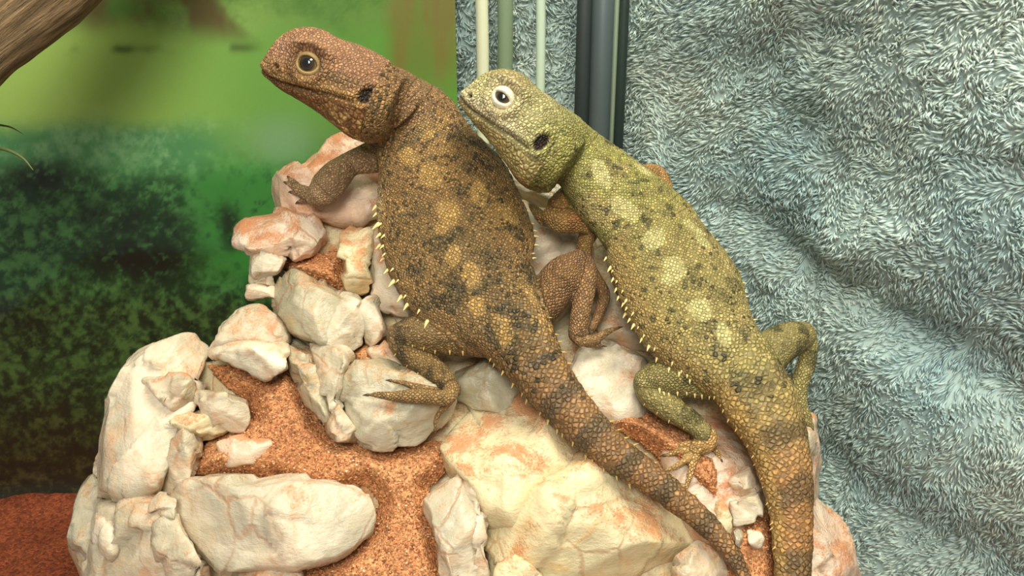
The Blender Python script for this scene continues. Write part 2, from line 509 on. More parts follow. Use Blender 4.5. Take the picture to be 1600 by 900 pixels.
# ------------------------------------------------------------------ towel
def towel():
    # plan path outside the glass: along the back, round the corner, along the side
    pathk = [(-0.075, YB + 0.030), (-0.03, YB + 0.030), (0.015, YB + 0.031), (0.045, YB + 0.028)]
    for s in (0.04, 0.10, 0.17, 0.24, 0.31, 0.38, 0.45):
        q = np.array([XC, YC, 0]) + WDIR * s + WOUT * 0.021
        pathk.append((q[0], q[1]))
    path = spline(np.array([(x, y, 0) for x, y in pathk]), 400)
    seg = np.r_[0, np.cumsum(np.linalg.norm(np.diff(path, axis=0), axis=1))]
    L = seg[-1]
    def surf(s, z):
        x = np.interp(s, seg, path[:, 0]); y = np.interp(s, seg, path[:, 1])
        e = 0.002
        x2 = np.interp(np.minimum(s + e, L), seg, path[:, 0]); y2 = np.interp(np.minimum(s + e, L), seg, path[:, 1])
        x1 = np.interp(np.maximum(s - e, 0), seg, path[:, 0]); y1 = np.interp(np.maximum(s - e, 0), seg, path[:, 1])
        t = np.stack([x2 - x1, y2 - y1, np.zeros_like(s)], 1); t /= np.linalg.norm(t, axis=1)[:, None]
        nn = np.stack([t[:, 1], -t[:, 0], np.zeros_like(s)], 1)      # towards the tank
        q = np.stack([s * 9 + z * 6, z * 13 - s * 7, np.zeros_like(s)], 1)
        fold = 0.009 * fbm(q * 1.2, 3, 71) + 0.004 * fbm(q * 3.5, 3, 73)
        side = sstep(0.13, 0.2, s)
        # slack folds falling obliquely across the side
        w = np.stack([s, z], 1)
        for (s0, z0, s1, z1, amp, wd) in [(0.20, 0.185, 0.36, 0.13, -0.010, 0.012), (0.24, 0.17, 0.33, 0.20, 0.006, 0.014), (0.27, 0.33, 0.42, 0.24, -0.009, 0.014),
                                          (0.22, 0.09, 0.40, 0.06, -0.007, 0.015), (0.19, 0.27, 0.30, 0.30, 0.006, 0.02), (0.30, 0.15, 0.42, 0.17, -0.007, 0.012)]:
            d = np.array([s1 - s0, z1 - z0]); l = np.linalg.norm(d); d /= l
            r = w - np.array([s0, z0]); al = r @ d; ac = r @ np.array([-d[1], d[0]])
            fold = fold + amp * np.exp(-(ac / wd) ** 2) * sstep(-0.03, 0.03, al) * sstep(l + 0.03, l - 0.03, al)
        fold = fold * (0.35 + 0.65 * side)
        return np.stack([x, y, z], 1) + nn * np.clip(fold, -0.012, 0.0125)[:, None], t, nn
    ns, nz = 260, 160
    Sg, Zg = np.meshgrid(np.linspace(0, L, ns), np.linspace(-0.018, 0.46, nz))
    P, T, N = surf(Sg.ravel(), Zg.ravel())
    i = np.arange(ns * nz).reshape(nz, ns)
    fq = np.stack([i[:-1, :-1], i[:-1, 1:], i[1:, 1:], i[1:, :-1]], -1).reshape(-1, 4)
    M_T = NT('terry_cloth')
    pos = M_T.n('ShaderNodeNewGeometry').outputs['Position']
    n1 = M_T.noise(pos, 60, 4)
    M_T.bsdf(Base_Color=M_T.mix(n1, lin(194, 208, 214), lin(212, 218, 216)), Roughness=0.95, Specular_IOR_Level=0.1)
    root = link('towel', new_mesh('towel', P, fq), M_T.m, None, (XC + 0.12, YC - 0.05, 0.0))
    sm = root.modifiers.new('thickness', 'SOLIDIFY'); sm.thickness = 0.002; sm.offset = -1
    tag(root, 'pale blue-grey terry towel hanging in loose folds outside the glass', 'towel')
    # pile: leaning tufts
    M_P = NT('terry_pile')
    hr = M_P.attr('shade')
    M_P.bsdf(Base_Color=hr, Roughness=0.9, Specular_IOR_Level=0.15)
    n = 150000
    s = rng.uniform(0.012, L * 0.90, n); z = rng.uniform(-0.016, 0.42, n)
    # finer density where it shows
    B, T, N = surf(s, z)
    q = np.stack([s * 75, z * 75, np.zeros(n)], 1)
    ang = 3.4 * fbm(q * 0.55, 3, 81) + 2.6 * vnoise(q * 1.5, 88) - 1.57 + rng.normal(0, 0.45, n)
    lean = np.clip(0.75 + 0.5 * fbm(q * 0.8, 2, 91) + rng.normal(0, 0.2, n), 0.2, 1.3)
    Zv = np.array([0, 0, 1.0])
    tang = np.cos(ang)[:, None] * T + np.sin(ang)[:, None] * Zv
    ln = rng.uniform(0.0028, 0.0056, n)
    wd = rng.uniform(0.00030, 0.00055, n)
    d1 = N * np.cos(lean * 0.6)[:, None] + tang * np.sin(lean * 0.6)[:, None]
    d2 = N * np.cos(lean * 1.35)[:, None] + tang * np.sin(lean * 1.35)[:, None]
    sidev = np.cross(tang, N); sidev /= np.linalg.norm(sidev, axis=1)[:, None]
    b2 = np.cross(sidev, d1)
    mid = B + d1 * (ln * 0.55)[:, None]
    tip = mid + d2 * (ln * 0.6)[:, None]
    V = np.empty((n, 7, 3))
    for k in range(3):
        a = 2 * np.pi * k / 3
        o = math.cos(a) * sidev + math.sin(a) * b2
        V[:, k] = B + o * wd[:, None]
        V[:, 3 + k] = mid + o * (wd * 1.15)[:, None]
    V[:, 6] = tip
    fi = []
    for k in range(3):
        k2 = (k + 1) % 3
        fi += [(k, k2, 3 + k2), (k, 3 + k2, 3 + k), (3 + k, 3 + k2, 6)]
    F = (np.array(fi)[None] + (np.arange(n) * 7)[:, None, None]).reshape(-1, 3)
    me = new_mesh('pile', V.reshape(-1, 3), F)
    tint = 0.5 + 0.5 * fbm(np.stack([s * 26, z * 26, np.zeros(n)], 1), 3, 95)
    base = mix(np.tile(lin3(190, 210, 219), (n, 1)), np.tile(lin3(238, 238, 231), (n, 1)), np.clip(tint + rng.normal(0, 0.15, n), 0, 1))
    base = np.minimum(base * rng.uniform(0.9, 1.16, n)[:, None], 0.93)
    set_color(me, 'shade', np.repeat(base, 7, axis=0))
    o = link('pile', me, M_P.m, root)
    tag(o, kind='stuff')
towel()

# ================================================================== THE ROCK
ROCK_LOC = np.array([-0.02, 0.30, 0.0])
rock = empty('quartz_rock', ROCK_LOC)
tag(rock, 'large craggy white and cream quartz rock dusted with red sand under both lizards', 'rock')

def basin(px, py):
    """how far the rock falls away from the slope plane (metres), at its two sides"""
    a = max(0.0, (330 - px) / 200.0)
    b = max(0.0, (px - 1180) / 170.0)
    return -(0.022 * a * a + 0.020 * b * b)

def hull_mesh(pts, voxel, smooth=4):
    sets = pts if isinstance(pts[0], list) else [pts]
    me = bpy.data.meshes.new('hull'); V, F = [], []
    for ps in sets:
        bm = bmesh.new()
        for p in ps: bm.verts.new(p)
        r = bmesh.ops.convex_hull(bm, input=bm.verts)
        bmesh.ops.delete(bm, geom=[g for g in r['geom_interior'] if isinstance(g, bmesh.types.BMVert)], context='VERTS')
        bm.verts.index_update(); o = len(V)
        V += [v.co[:] for v in bm.verts]; F += [[v.index + o for v in f.verts] for f in bm.faces]
        bm.free()
    me.from_pydata(V, [], F)
    return eval_mesh(me, [('REMESH', dict(mode='VOXEL', voxel_size=voxel)), ('SMOOTH', dict(factor=0.5, iterations=smooth))])

def stone(poly, t=0.008, back=0.02, off=0.0, gx=0.0, gy=0.0, front=0.72, mat=None, rough=1.0, voxel=0.0016, name='stone', cuts=6, parent=None, smooth=2):
    """a stone traced by its outline on the slope: own thickness t in front, back behind, tilted by gx, gy (m per 100 px)"""
    poly = np.array(poly, float); c = poly.mean(0); poly = c + (poly - c) * (1 + (6.0 if np.abs(poly - c).max() > 45 else 3.0) / np.abs(poly - c).max())
    ext = np.abs(poly - c).max()
    if ext < 35: voxel = min(voxel, 0.0009)
    pts = []
    def o(p): return off + basin(*p) + (p[0] - c[0]) / 100 * gx + (p[1] - c[1]) / 100 * gy
    for p in poly: pts.append(S(p[0], p[1], o(p)))
    for p in poly:
        q = c + (p - c) * front; pts.append(S(q[0], q[1], o(q) + t))
        q = c + (p - c) * (0.5 + front * 0.5); pts.append(S(q[0], q[1], o(q) + t * 0.62))
        q = c + (p - c) * front * 0.5; pts.append(S(q[0], q[1], o(q) + t * 1.12))
        q = c + (p - c) * 0.86; pts.append(S(q[0], q[1], o(q) - back))
    me = hull_mesh(pts, voxel, smooth)
    co = get_co(me); no = get_no(me)
    sd = int(abs(c[0] * 3 + c[1] * 7)) % 9973
    r = np.random.default_rng(sd)
    ctr = co.mean(0); size = np.abs(co - ctr).max()
    # broken facets: planes shave the lump
    for k in range(cuts):
        n = r.normal(size=3); n[1] -= 1.3; n[2] += 0.8; n /= np.linalg.norm(n)
        h = (co - ctr) @ n
        lim = np.quantile(h, r.uniform(0.84, 0.96))
        ex = np.maximum(h - lim, 0)
        co = co - n[None] * (ex * 0.9)[:, None]
    sc = 1.0 / max(size, 0.006)
    am = rough * min(size, 0.03) * 0.075
    co = co + no * (am * fbm(co * sc * 1.6 + sd, 3, 3))[:, None] + no * (rough * 0.0006 * fbm(co * 240, 3, 7))[:, None]
    # fractured blocks: each cell of the lump is tilted a little against its neighbours
    ns = 5 if size < 0.012 else 16
    seeds = co[r.integers(0, len(co), ns)]; g = r.normal(size=(ns, 3)) * 0.13 * rough
    wob = co + 0.12 * size * np.stack([fbm(co * sc * 2.5 + k * 9.1 + sd, 2, 31 + k) for k in range(3)], 1)
    ci = ((wob[:, None] - seeds[None]) ** 2).sum(2).argmin(1)
    dd = np.clip(np.einsum('ij,ij->i', g[ci], co - seeds[ci]) + (r.normal(size=ns) * 0.035 * min(size, 0.02) * rough)[ci], -0.0022, 0.0022)
    co = co + no * dd[:, None]
    set_co(me, co)
    me.polygons.foreach_set('use_smooth', np.ones(len(me.polygons), bool))
    me.name = name
    return link(name, me, mat or M_Q, parent or rock)

# the mass of the rock behind the stones, standing on the sand bed
def rock_body():
    def P(lst, o): 
        out = []
        for p in lst:
            q = S(p[0], p[1], basin(*p) + o); out += [q, q + np.array([0, 0.022, -0.012])]
        return out
    G = lambda lst: [np.array([x, y, 0.0]) for x, y in lst]
    left = P([(152, 800), (168, 660), (192, 590), (240, 552), (330, 548), (450, 575), (560, 690), (600, 760), (600, 990), (160, 990)], -0.008) + G([(-0.135, 0.33), (-0.14, 0.26), (-0.12, 0.20), (-0.04, 0.19), (-0.03, 0.33)])
    mid = P([(335, 552), (400, 488), (440, 540), (450, 640), (380, 640)], -0.008) + P([(460, 600)], -0.03)
    mid += [np.array([-0.09, 0.36, 0.02]), np.array([-0.05, 0.36, 0.02]), np.array([-0.06, 0.30, 0.02])]
    neck = P([(425, 420), (430, 340), (470, 300), (530, 235), (600, 235), (640, 300), (620, 560), (520, 640), (455, 560)], -0.010) + [np.array([-0.06, 0.39, 0.02]), np.array([-0.02, 0.39, 0.02]), np.array([-0.05, 0.30, 0.02])]
    right = P([(560, 300), (620, 250), (760, 262), (900, 300), (1020, 340), (1120, 430), (1190, 530), (1235, 610), (1255, 700), (1285, 820), (1310, 900), (1320, 990), (600, 990), (560, 700)], -0.010)
    right += G([(-0.06, 0.36), (-0.05, 0.19), (0.0, 0.175), (0.09, 0.185), (0.115, 0.24), (0.10, 0.33), (0.0, 0.39)])
    me = hull_mesh([left, mid, neck, right], 0.0028, 3)
    co = get_co(me)
    no = get_no(me)
    k = sstep(0.0, 0.02, co[:, 2])
    co = co + no * (k * (0.006 * fbm(co * 30, 3, 5) - 0.003 + 0.0012 * fbm(co * 160, 3, 8)))[:, None]
    set_co(me, co)
    me.polygons.foreach_set('use_smooth', np.ones(len(me.polygons), bool))
    link('rock_body', me, M_QY, rock)
rock_body()

STONES = [
 # upper ridge behind the dark lizard's arm
 (dict(t=0.006, back=0.016, off=-0.006, mat=M_QP, gx=-0.002, cuts=2), [(398,320),(404,300),(422,285),(445,274),(482,247),(525,217),(552,215),(600,250),(606,330),(560,352),(500,346),(450,345),(408,337)]),
 (dict(t=0.010, back=0.014, off=0.0, mat=M_QP, gy=0.006), [(372,382),(378,360),(400,340),(440,330),(478,332),(500,352),(524,383),(512,396),(470,401),(420,398),(392,394)]),
 (dict(t=0.006, back=0.010, off=0.002, mat=M_QCLEAN), [(391,396),(410,393),(446,405),(442,413),(430,426),(414,433),(399,424),(393,408)]),
 (dict(t=0.003, back=0.008, off=-0.002), [(390,429),(428,431),(428,446),(393,443)]),
 (dict(t=0.003, back=0.008, off=-0.002), [(387,446),(428,447),(430,464),(390,463)]),
 # mid block
 (dict(t=0.012, back=0.016, off=-0.002, mat=M_QG, gy=0.004, front=0.8), [(414,443),(440,420),(473,440),(520,455),(535,470),(525,505),(508,535),(456,520),(430,490)]),
 (dict(t=0.010, back=0.014, off=0.0, mat=M_QCLEAN, front=0.8), [(508,470),(535,458),(562,470),(568,500),(567,540),(545,552),(517,545),(505,520)]),
 (dict(t=0.008, back=0.014, off=0.0, mat=M_QY, front=0.8), [(535,362),(558,358),(577,362),(581,400),(579,460),(560,463),(541,450),(534,410)]),
 (dict(t=0.005, back=0.014, off=-0.002, mat=M_Q, front=0.8), [(577,362),(605,360),(640,440),(662,487),(602,493),(583,466),(578,420)]),
 (dict(t=0.006, back=0.012, off=-0.001, mat=M_QCLEAN), [(566,470),(585,468),(602,505),(602,530),(572,542),(565,505)]),
 (dict(t=0.004, back=0.012, off=-0.001, mat=M_Q), [(574,543),(603,532),(645,580),(640,592),(592,577)]),
 # shoulder stones above the big left mass
 (dict(t=0.008, back=0.012, off=-0.002), [(325,542),(343,507),(383,477),(410,477),(430,498),(449,530),(442,540),(370,534)]),
 (dict(t=0.010, back=0.012, off=0.001, mat=M_QCLEAN, front=0.82), [(321,548),(345,531),(372,531),(447,538),(449,577),(418,591),(366,573)]),
 # centre ribs
 (dict(t=0.009, back=0.014, off=0.0, mat=M_QG, front=0.78), [(450,528),(478,530),(490,547),(507,600),(517,650),(510,662),(480,629),(459,588)]),
 (dict(t=0.013, back=0.012, off=0.001, front=0.75), [(485,540),(540,546),(547,562),(527,578),(521,610),(530,640),(515,655),(497,600)]),
 (dict(t=0.010, back=0.012, off=0.0, front=0.78), [(505,640),(525,625),(545,655),(566,685),(530,686),(512,676)]),
 (dict(t=0.0105, back=0.014, off=0.0, mat=M_QG, front=0.84, gy=0.003, cuts=4), [(523,598),(543,566),(600,572),(650,588),(702,618),(697,655),(655,692),(600,703),(565,692),(543,655)]),
 # big left mass
 (dict(t=0.014, back=0.03, off=-0.006, front=0.84, gx=-0.002, mat=M_QCLEAN, cuts=2, rough=0.7), [(148,778),(155,700),(172,605),(186,573),(215,546),(240,537),(300,528),(332,542),(322,570),(292,602),(280,669),(262,732),(244,768),(205,782)]),
 (dict(t=0.008, back=0.02, off=0.0, front=0.8), [(280,667),(302,662),(314,690),(302,730),(274,780),(250,772),(264,730)]),
 (dict(t=0.011, back=0.02, off=0.0, front=0.82), [(222,592),(262,585),(298,588),(304,625),(272,642),(240,622)]),
 (dict(t=0.009, back=0.015, off=0.0, front=0.8), [(298,612),(350,612),(386,630),(390,650),(380,677),(360,677),(345,652),(312,644)]),
 (dict(t=0.007, back=0.015, off=0.0, front=0.8, mat=M_QY), [(245,640),(300,638),(345,655),(358,672),(310,688),(284,668)]),
 (dict(t=0.003, back=0.01, off=0.0, front=0.8, mat=M_QP), [(335,690),(380,680),(425,690),(410,722),(350,730)]),
 (dict(t=0.012, back=0.03, off=-0.004, front=0.84, mat=M_Q, cuts=3), [(147,782),(205,784),(246,776),(274,800),(290,850),(312,900),(310,950),(150,960),(143,860)]),
 (dict(t=0.006, back=0.01, off=0.007, front=0.7, mat=M_QCLEAN), [(148,800),(172,802),(187,835),(180,868),(156,872),(149,840)]),
 (dict(t=0.007, back=0.012, off=0.006, front=0.8, mat=M_QCLEAN), [(235,784),(250,770),(274,781),(271,811),(244,810),(232,798)]),
 (dict(t=0.008, back=0.016, off=0.004, front=0.75), [(240,815),(275,812),(300,850),(320,905),(250,915),(235,860)]),
 (dict(t=0.006, back=0.03, off=-0.004, front=0.8, mat=M_QG), [(114,830),(124,772),(142,738),(156,742),(152,800),(152,920),(132,920),(122,855)]),
 # big pale boulder half sunk in sand
 (dict(t=0.013, back=0.022, off=0.001, front=0.8, mat=M_QCLEAN, voxel=0.0018, gy=0.002), [(271,786),(285,760),(312,747),(345,742),(429,749),(500,760),(560,757),(590,780),(588,800),(574,832),(527,869),(482,883),(400,893),(352,900),(302,848)]),
 (dict(t=0.006, back=0.016, off=0.0), [(384,888),(430,882),(472,891),(470,940),(378,940)]),
 # yellowish boulder under the dark tail
 (dict(t=0.012, back=0.03, off=-0.004, front=0.8, mat=M_QY, voxel=0.002, cuts=7), [(690,735),(712,670),(735,625),(800,600),(870,612),(960,680),(985,745),(930,800),(820,830),(740,800)]),
 (dict(t=0.014, back=0.03, off=-0.003, front=0.82, mat=M_QY, voxel=0.002, cuts=7), [(752,790),(840,740),(960,690),(1050,745),(1108,800),(1102,838),(1062,868),(1030,950),(760,950)]),
 (dict(t=0.010, back=0.02, off=0.001, front=0.84, mat=M_QCLEAN), [(663,767),(675,754),(716,751),(734,776),(739,830),(741,895),(738,950),(702,950),(690,880),(674,812)]),
 (dict(t=0.009, back=0.02, off=0.0, front=0.8, mat=M_Q), [(732,735),(752,765),(761,830),(764,900),(764,950),(741,950),(740,830)]),
 (dict(t=0.006, back=0.02, off=0.004, front=0.8, mat=M_QY), [(775,880),(830,868),(850,885),(840,950),(770,950)]),
 # between and under the lizards
 (dict(t=0.005, back=0.02, off=-0.006, front=0.85, mat=M_QCLEAN, voxel=0.002), [(872,552),(925,535),(1000,550),(1040,600),(1030,640),(965,655),(915,640),(880,600)]),
 (dict(t=0.004, back=0.02, off=-0.008, front=0.85, mat=M_Q, voxel=0.002), [(640,360),(760,300),(860,330),(920,390),(940,470),(930,550),(840,560),(720,560),(620,500)]),
 (dict(t=0.004, back=0.02, off=-0.006, front=0.85, mat=M_QCLEAN), [(842,362),(875,350),(900,372),(892,402),(865,412),(848,395)]),
 (dict(t=0.004, back=0.02, off=-0.006, front=0.85, mat=M_QG, voxel=0.002), [(700,565),(760,555),(830,600),(800,640),(735,640),(708,625)]),
 (dict(t=0.004, back=0.02, off=-0.010, front=0.85, mat=M_Q, voxel=0.002), [(930,480),(960,440),(1080,420),(1160,480),(1190,560),(1150,600),(1020,570),(950,545)]),
 (dict(t=0.004, back=0.02, off=-0.013, front=0.85, mat=M_QG, voxel=0.002), [(770,225),(850,238),(935,285),(940,350),(860,360),(790,310)]),
 # right-hand crag
 (dict(t=0.006, back=0.02, off=-0.007, front=0.85, mat=M_QP, voxel=0.002), [(1030,690),(1080,650),(1140,640),(1200,690),(1215,790),(1215,950),(1120,950),(1110,830),(1050,760)]),
 (dict(t=0.006, back=0.012, off=-0.001, front=0.78), [(1139,740),(1174,730),(1191,765),(1150,774)]),
 (dict(t=0.007, back=0.012, off=0.0, front=0.8, mat=M_QCLEAN), [(1142,774),(1188,766),(1193,802),(1181,820),(1148,820)]),
 (dict(t=0.006, back=0.012, off=-0.001, front=0.8, mat=M_QY), [(1119,775),(1138,772),(1148,818),(1143,852),(1122,840)]),
 (dict(t=0.005, back=0.01, off=0.004, front=0.7, mat=M_QCLEAN), [(1146,827),(1163,833),(1160,862),(1147,864)]),
 (dict(t=0.005, back=0.01, off=0.004, front=0.7, mat=M_QCLEAN), [(1168,830),(1186,834),(1186,853),(1177,860)]),
 (dict(t=0.006, back=0.012, off=0.0, front=0.8), [(1060,880),(1095,845),(1125,865),(1130,900),(1120,950),(1060,950)]),
 (dict(t=0.006, back=0.012, off=0.004, front=0.75, mat=M_QCLEAN), [(1252,672),(1268,678),(1276,695),(1272,712),(1255,705)]),
 (dict(t=0.006, back=0.02, off=-0.004, front=0.8, mat=M_QP), [(1200,690),(1245,640),(1272,655),(1276,720),(1270,800),(1225,810)]),
 (dict(t=0.010, back=0.03, off=-0.003, front=0.82, mat=M_QP), [(1215,800),(1272,772),(1292,792),(1309,815),(1326,856),(1338,905),(1340,960),(1220,960)]),
]
for kw, poly in STONES: stone(poly, **kw)

# ------------------------------------------------------------------ sand lying in the hollows of the rock
def sand_patch(poly, label, off=0.0, t=0.004, edge=0.003):
    """drift of sand: a grid over the hollow, thin at its rim, bedded on the rock"""
    poly = np.array(poly, float)
    x0, y0 = poly.min(0); x1, y1 = poly.max(0)
    step = 3.5
    xs = np.arange(x0, x1 + step, step); ys = np.arange(y0, y1 + step, step)
    X, Y = np.meshgrid(xs, ys); g = np.stack([X.ravel(), Y.ravel()], 1)
    dmin = np.full(len(g), 1e9); inside = np.zeros(len(g), bool)
    for a, b in zip(poly, np.roll(poly, -1, 0)):
        ab = b - a; tt = np.clip(((g - a) @ ab) / (ab @ ab), 0, 1)
        dmin = np.minimum(dmin, np.linalg.norm(g - (a + tt[:, None] * ab), axis=1))
        cond = (a[1] > g[:, 1]) != (b[1] > g[:, 1])
        with np.errstate(divide='ignore', invalid='ignore'):
            xi = (b[0] - a[0]) * (g[:, 1] - a[1]) / (b[1] - a[1]) + a[0]
        inside ^= cond & (g[:, 0] < xi)
    sd = np.where(inside, dmin, -dmin)
    keep = sd > -4
    rise = sstep(-4, 30, sd)
    q = np.stack([g[:, 0] / 40, g[:, 1] / 40, np.zeros(len(g))], 1)
    hgt = off - 0.006 * (1 - rise) + t * rise + 0.0016 * fbm(q, 3, 5) + 0.0005 * fbm(q * 7, 2, 9)
    idx = -np.ones(len(g), int); idx[keep] = np.arange(keep.sum())
    pts = np.array([S(a[0], a[1], h + basin(*a)) for a, h in zip(g[keep], hgt[keep])])
    low = np.array([S(a[0], a[1], h + basin(*a) - 0.010) for a, h in zip(g[keep], hgt[keep])])
    nx = len(xs); gi = idx.reshape(len(ys), nx)
    q4 = np.stack([gi[:-1, :-1], gi[1:, :-1], gi[1:, 1:], gi[:-1, 1:]], -1).reshape(-1, 4)
    q4 = q4[(q4 >= 0).all(1)]
    n = len(pts)
    # rim
    ed = {}
    for f in q4:
        for k in range(4):
            a, b = f[k], f[(k + 1) % 4]
            if (b, a) in ed: del ed[(b, a)]
            else: ed[(a, b)] = 1
    rim = np.array([(b, a, a + n, b + n) for a, b in ed])
    F = np.vstack([q4, q4[:, ::-1] + n, rim])
    base = S(poly[:, 0].mean(), poly[:, 1].mean(), off)
    o = link('sand_drift', new_mesh('sand_drift', np.vstack([pts, low]), F), M_SAND, None, base)
    tag(o, label, 'sand', kind='stuff')
    # loose grains on the drift
    inn = np.where(keep & (sd > 3))[0]
    m = int(len(inn) * 1.0)
    pick = rng.choice(inn, m)
    jit = g[pick] + rng.uniform(-1.8, 1.8, (m, 2))
    V = []; 
    base_oct = np.array([(1, 0, 0), (-1, 0, 0), (0, 1, 0), (0, -1, 0), (0, 0, 1), (0, 0, -1)], float)
    fo = np.array([(0, 2, 4), (2, 1, 4), (1, 3, 4), (3, 0, 4), (2, 0, 5), (1, 2, 5), (3, 1, 5), (0, 3, 5)])
    cs = np.array([S(a[0], a[1], h + basin(*a) + 0.0001) for a, h in zip(jit, hgt[pick])])
    r = rng.uniform(0.00022, 0.0006, m)
    V = cs[:, None] + base_oct[None] * r[:, None, None] * rng.uniform(0.6, 1.2, (m, 1, 3)) + rng.normal(0, 1, (m, 6, 3)) * (r * 0.2)[:, None, None]
    F = (fo[None] + (np.arange(m) * 6)[:, None, None]).reshape(-1, 3)
    me = new_mesh('grains', V.reshape(-1, 3), F, False)
    c0 = np.array([lin3(160, 98, 60), lin3(206, 140, 92), lin3(226, 172, 122), lin3(132, 78, 50), lin3(244, 222, 186)])
    cc = c0[rng.choice(5, m, p=[0.20, 0.36, 0.27, 0.15, 0.02])]
    set_color(me, 'shade', np.repeat(cc, 6, 0))
    go = link('grains', me, M_GRAIN, o); tag(go, kind='stuff')
tg = NT('sand_grains'); tg.bsdf(Base_Color=tg.attr('shade'), Roughness=0.5, Specular_IOR_Level=0.4); M_GRAIN = tg.m

sand_patch([(325,570),(370,575),(420,592),(450,578),(458,590),(480,630),(512,678),(566,690),(600,705),(660,692),(695,690),(700,720),(690,745),(668,760),(672,810),(690,880),(704,940),(690,985),(640,1012),(590,1000),(540,1020),(490,985),(466,945),(472,892),(530,870),(578,832),(594,784),(572,756),(500,775),(429,748),(340,742),(300,740),(315,700),(390,650),(388,625),(350,600)],
           'wide red-orange sand drift around the half-buried pale boulder on the rock', -0.003, 0.004)
sand_patch([(440,405),(470,400),(512,396),(535,385),(537,420),(545,452),(520,455),(473,440),(448,420)], 'small pocket of red sand on the ledge under the dark lizard\'s arm', -0.002, 0.004)
sand_patch([(940,655),(985,640),(1020,645),(1060,665),(1100,690),(1130,700),(1140,735),(1135,775),(1118,800),(1060,740),(1000,690)], 'red sand patch under the green lizard\'s hind foot beside the dark tail', 0.0, 0.004)
sand_patch([(1140,820),(1190,800),(1205,780),(1218,850),(1222,940),(1205,985),(1165,990),(1140,940),(1125,860)], 'red sand pocket between the two tail ends and small white stones', -0.0005, 0.003)
sand_patch([(545,552),(575,540),(600,575),(560,572)], 'tiny spill of red sand beneath the dark lizard\'s bent knee', 0.0, 0.004)

# ================================================================== THE LIZARDS
def lizard_mat(name, crack, rough=0.5):
    t = NT(name)
    suv = t.attr('suv', 'Vector')
    colr = t.attr('Col')
    warp = t.vmath('SUBTRACT', t.noise(suv, 0.6, 2, out='Color'), (0.5, 0.5, 0.5))
    v0 = t.vmath('ADD', suv, t.scale(warp, 0.7))
    sp = t.n('ShaderNodeSeparateXYZ', {0: v0})
    u, w = sp.outputs[0], sp.outputs[1]
    rot = t.n('ShaderNodeCombineXYZ', {0: t.math('ADD', u, w), 1: t.math('SUBTRACT', u, w), 2: sp.outputs[2]}).outputs[0]
    vor = t.n('ShaderNodeTexVoronoi', {'Vector': rot, 'Scale': 0.74, 'Randomness': 0.58})
    edg = t.n('ShaderNodeTexVoronoi', {'Vector': rot, 'Scale': 0.74, 'Randomness': 0.58}, feature='DISTANCE_TO_EDGE').outputs['Distance']
    loc = t.vmath('SUBTRACT', t.scale(rot, 0.74), t.scale(vor.outputs['Position'], 0.74))
    tilt = t.vmath('DOT_PRODUCT', loc, (0.7, 0.7, 0), out=1)
    dome = t.range(edg, 0.0, 0.30)
    h = t.math('ADD', dome, t.math('MULTIPLY', tilt, 0.9))
    rc = t.n('ShaderNodeSeparateColor', {0: vor.outputs['Color']})
    c = t.mix(1.0, colr, t.ramp(rc.outputs[0], [(0.0, (0.70, 0.70, 0.72)), (0.55, (1, 1, 1)), (1.0, (1.32, 1.28, 1.18))]), 'MULTIPLY')
    c = t.mix(t.range(edg, 0.02, 0.16, 0.7, 0.0), c, t.mix(1.0, colr, crack, 'MULTIPLY'))
    # the odd near-black scale
    dsp = t.attr('dark', 'Fac')
    dsel = t.range(t.math('ADD', rc.outputs[1], t.math('MULTIPLY', dsp, 0.75)), 0.98, 1.04, 0, 0.8)
    c = t.mix(dsel, c, lin(44, 40, 24))
    c = t.mix(0.35, c, t.mix(1.0, c, t.ramp(t.noise(suv, 3.0, 2), [(0.25, (0.6, 0.6, 0.6)), (0.75, (1.4, 1.4, 1.4))]), 'MULTIPLY'))
    t.bsdf(Base_Color=c, Roughness=rough, Specular_IOR_Level=0.42, Normal=t.bump(h, 0.85, 0.0007))
    return t.m

def loft(K, n_s=120, n_r=40, ex=1.0, up=None):
    """K rows: x,y,z, half width, height above, height below, up vector(3). Returns verts, faces and the sampled rows."""
    K = np.asarray(K, float)
    Q = spline(K, n_s)
    P = Q[:, :3]
    W = np.maximum(Q[:, 3], 2e-4); HT = np.maximum(Q[:, 4], 2e-4); HB = np.maximum(Q[:, 5], 2e-4)
    T = np.gradient(P, axis=0); T /= np.linalg.norm(T, axis=1)[:, None]
    U = Q[:, 6:9]; U = U - T * np.sum(U * T, 1)[:, None]; U /= np.linalg.norm(U, axis=1)[:, None]
    L = np.cross(U, T)                                    # to the left of travel
    a = np.linspace(0, 2 * np.pi, n_r, endpoint=False)
    ca, sa = np.cos(a), np.sin(a)
    ca = np.sign(ca) * np.abs(ca) ** ex; sa = np.sign(sa) * np.abs(sa) ** ex
    def ring(k, s, adv):
        hh = np.where(sa > 0, HT[k], HB[k]) * s
        return P[k] + T[k] * adv + np.outer(ca * W[k] * s, L[k]) + np.outer(sa * hh, U[k])
    rings = []
    r0 = min(W[0], HT[0]); r1 = min(W[-1], HT[-1])
    for q in (80, 55, 28): rings.append(ring(0, math.cos(math.radians(q)), -r0 * math.sin(math.radians(q))))
    for k in range(n_s): rings.append(ring(k, 1.0, 0.0))
    for q in (28, 55, 80): rings.append(ring(n_s - 1, math.cos(math.radians(q)), r1 * math.sin(math.radians(q))))
    V = np.array(rings).reshape(-1, 3); m = len(rings)
    i = np.arange(m * n_r).reshape(m, n_r)
    F = np.stack([i[:-1], np.roll(i, -1, 1)[:-1], np.roll(i, -1, 1)[1:], i[1:]], -1).reshape(-1, 4).tolist()
    F.append(list(i[0][::-1])); F.append(list(i[-1]))
    S_ = np.r_[0, np.cumsum(np.linalg.norm(np.diff(P, axis=0), axis=1))]
    return V, F, dict(P=P, T=T, U=U, L=L, W=W, HT=HT, HB=HB, S=S_)

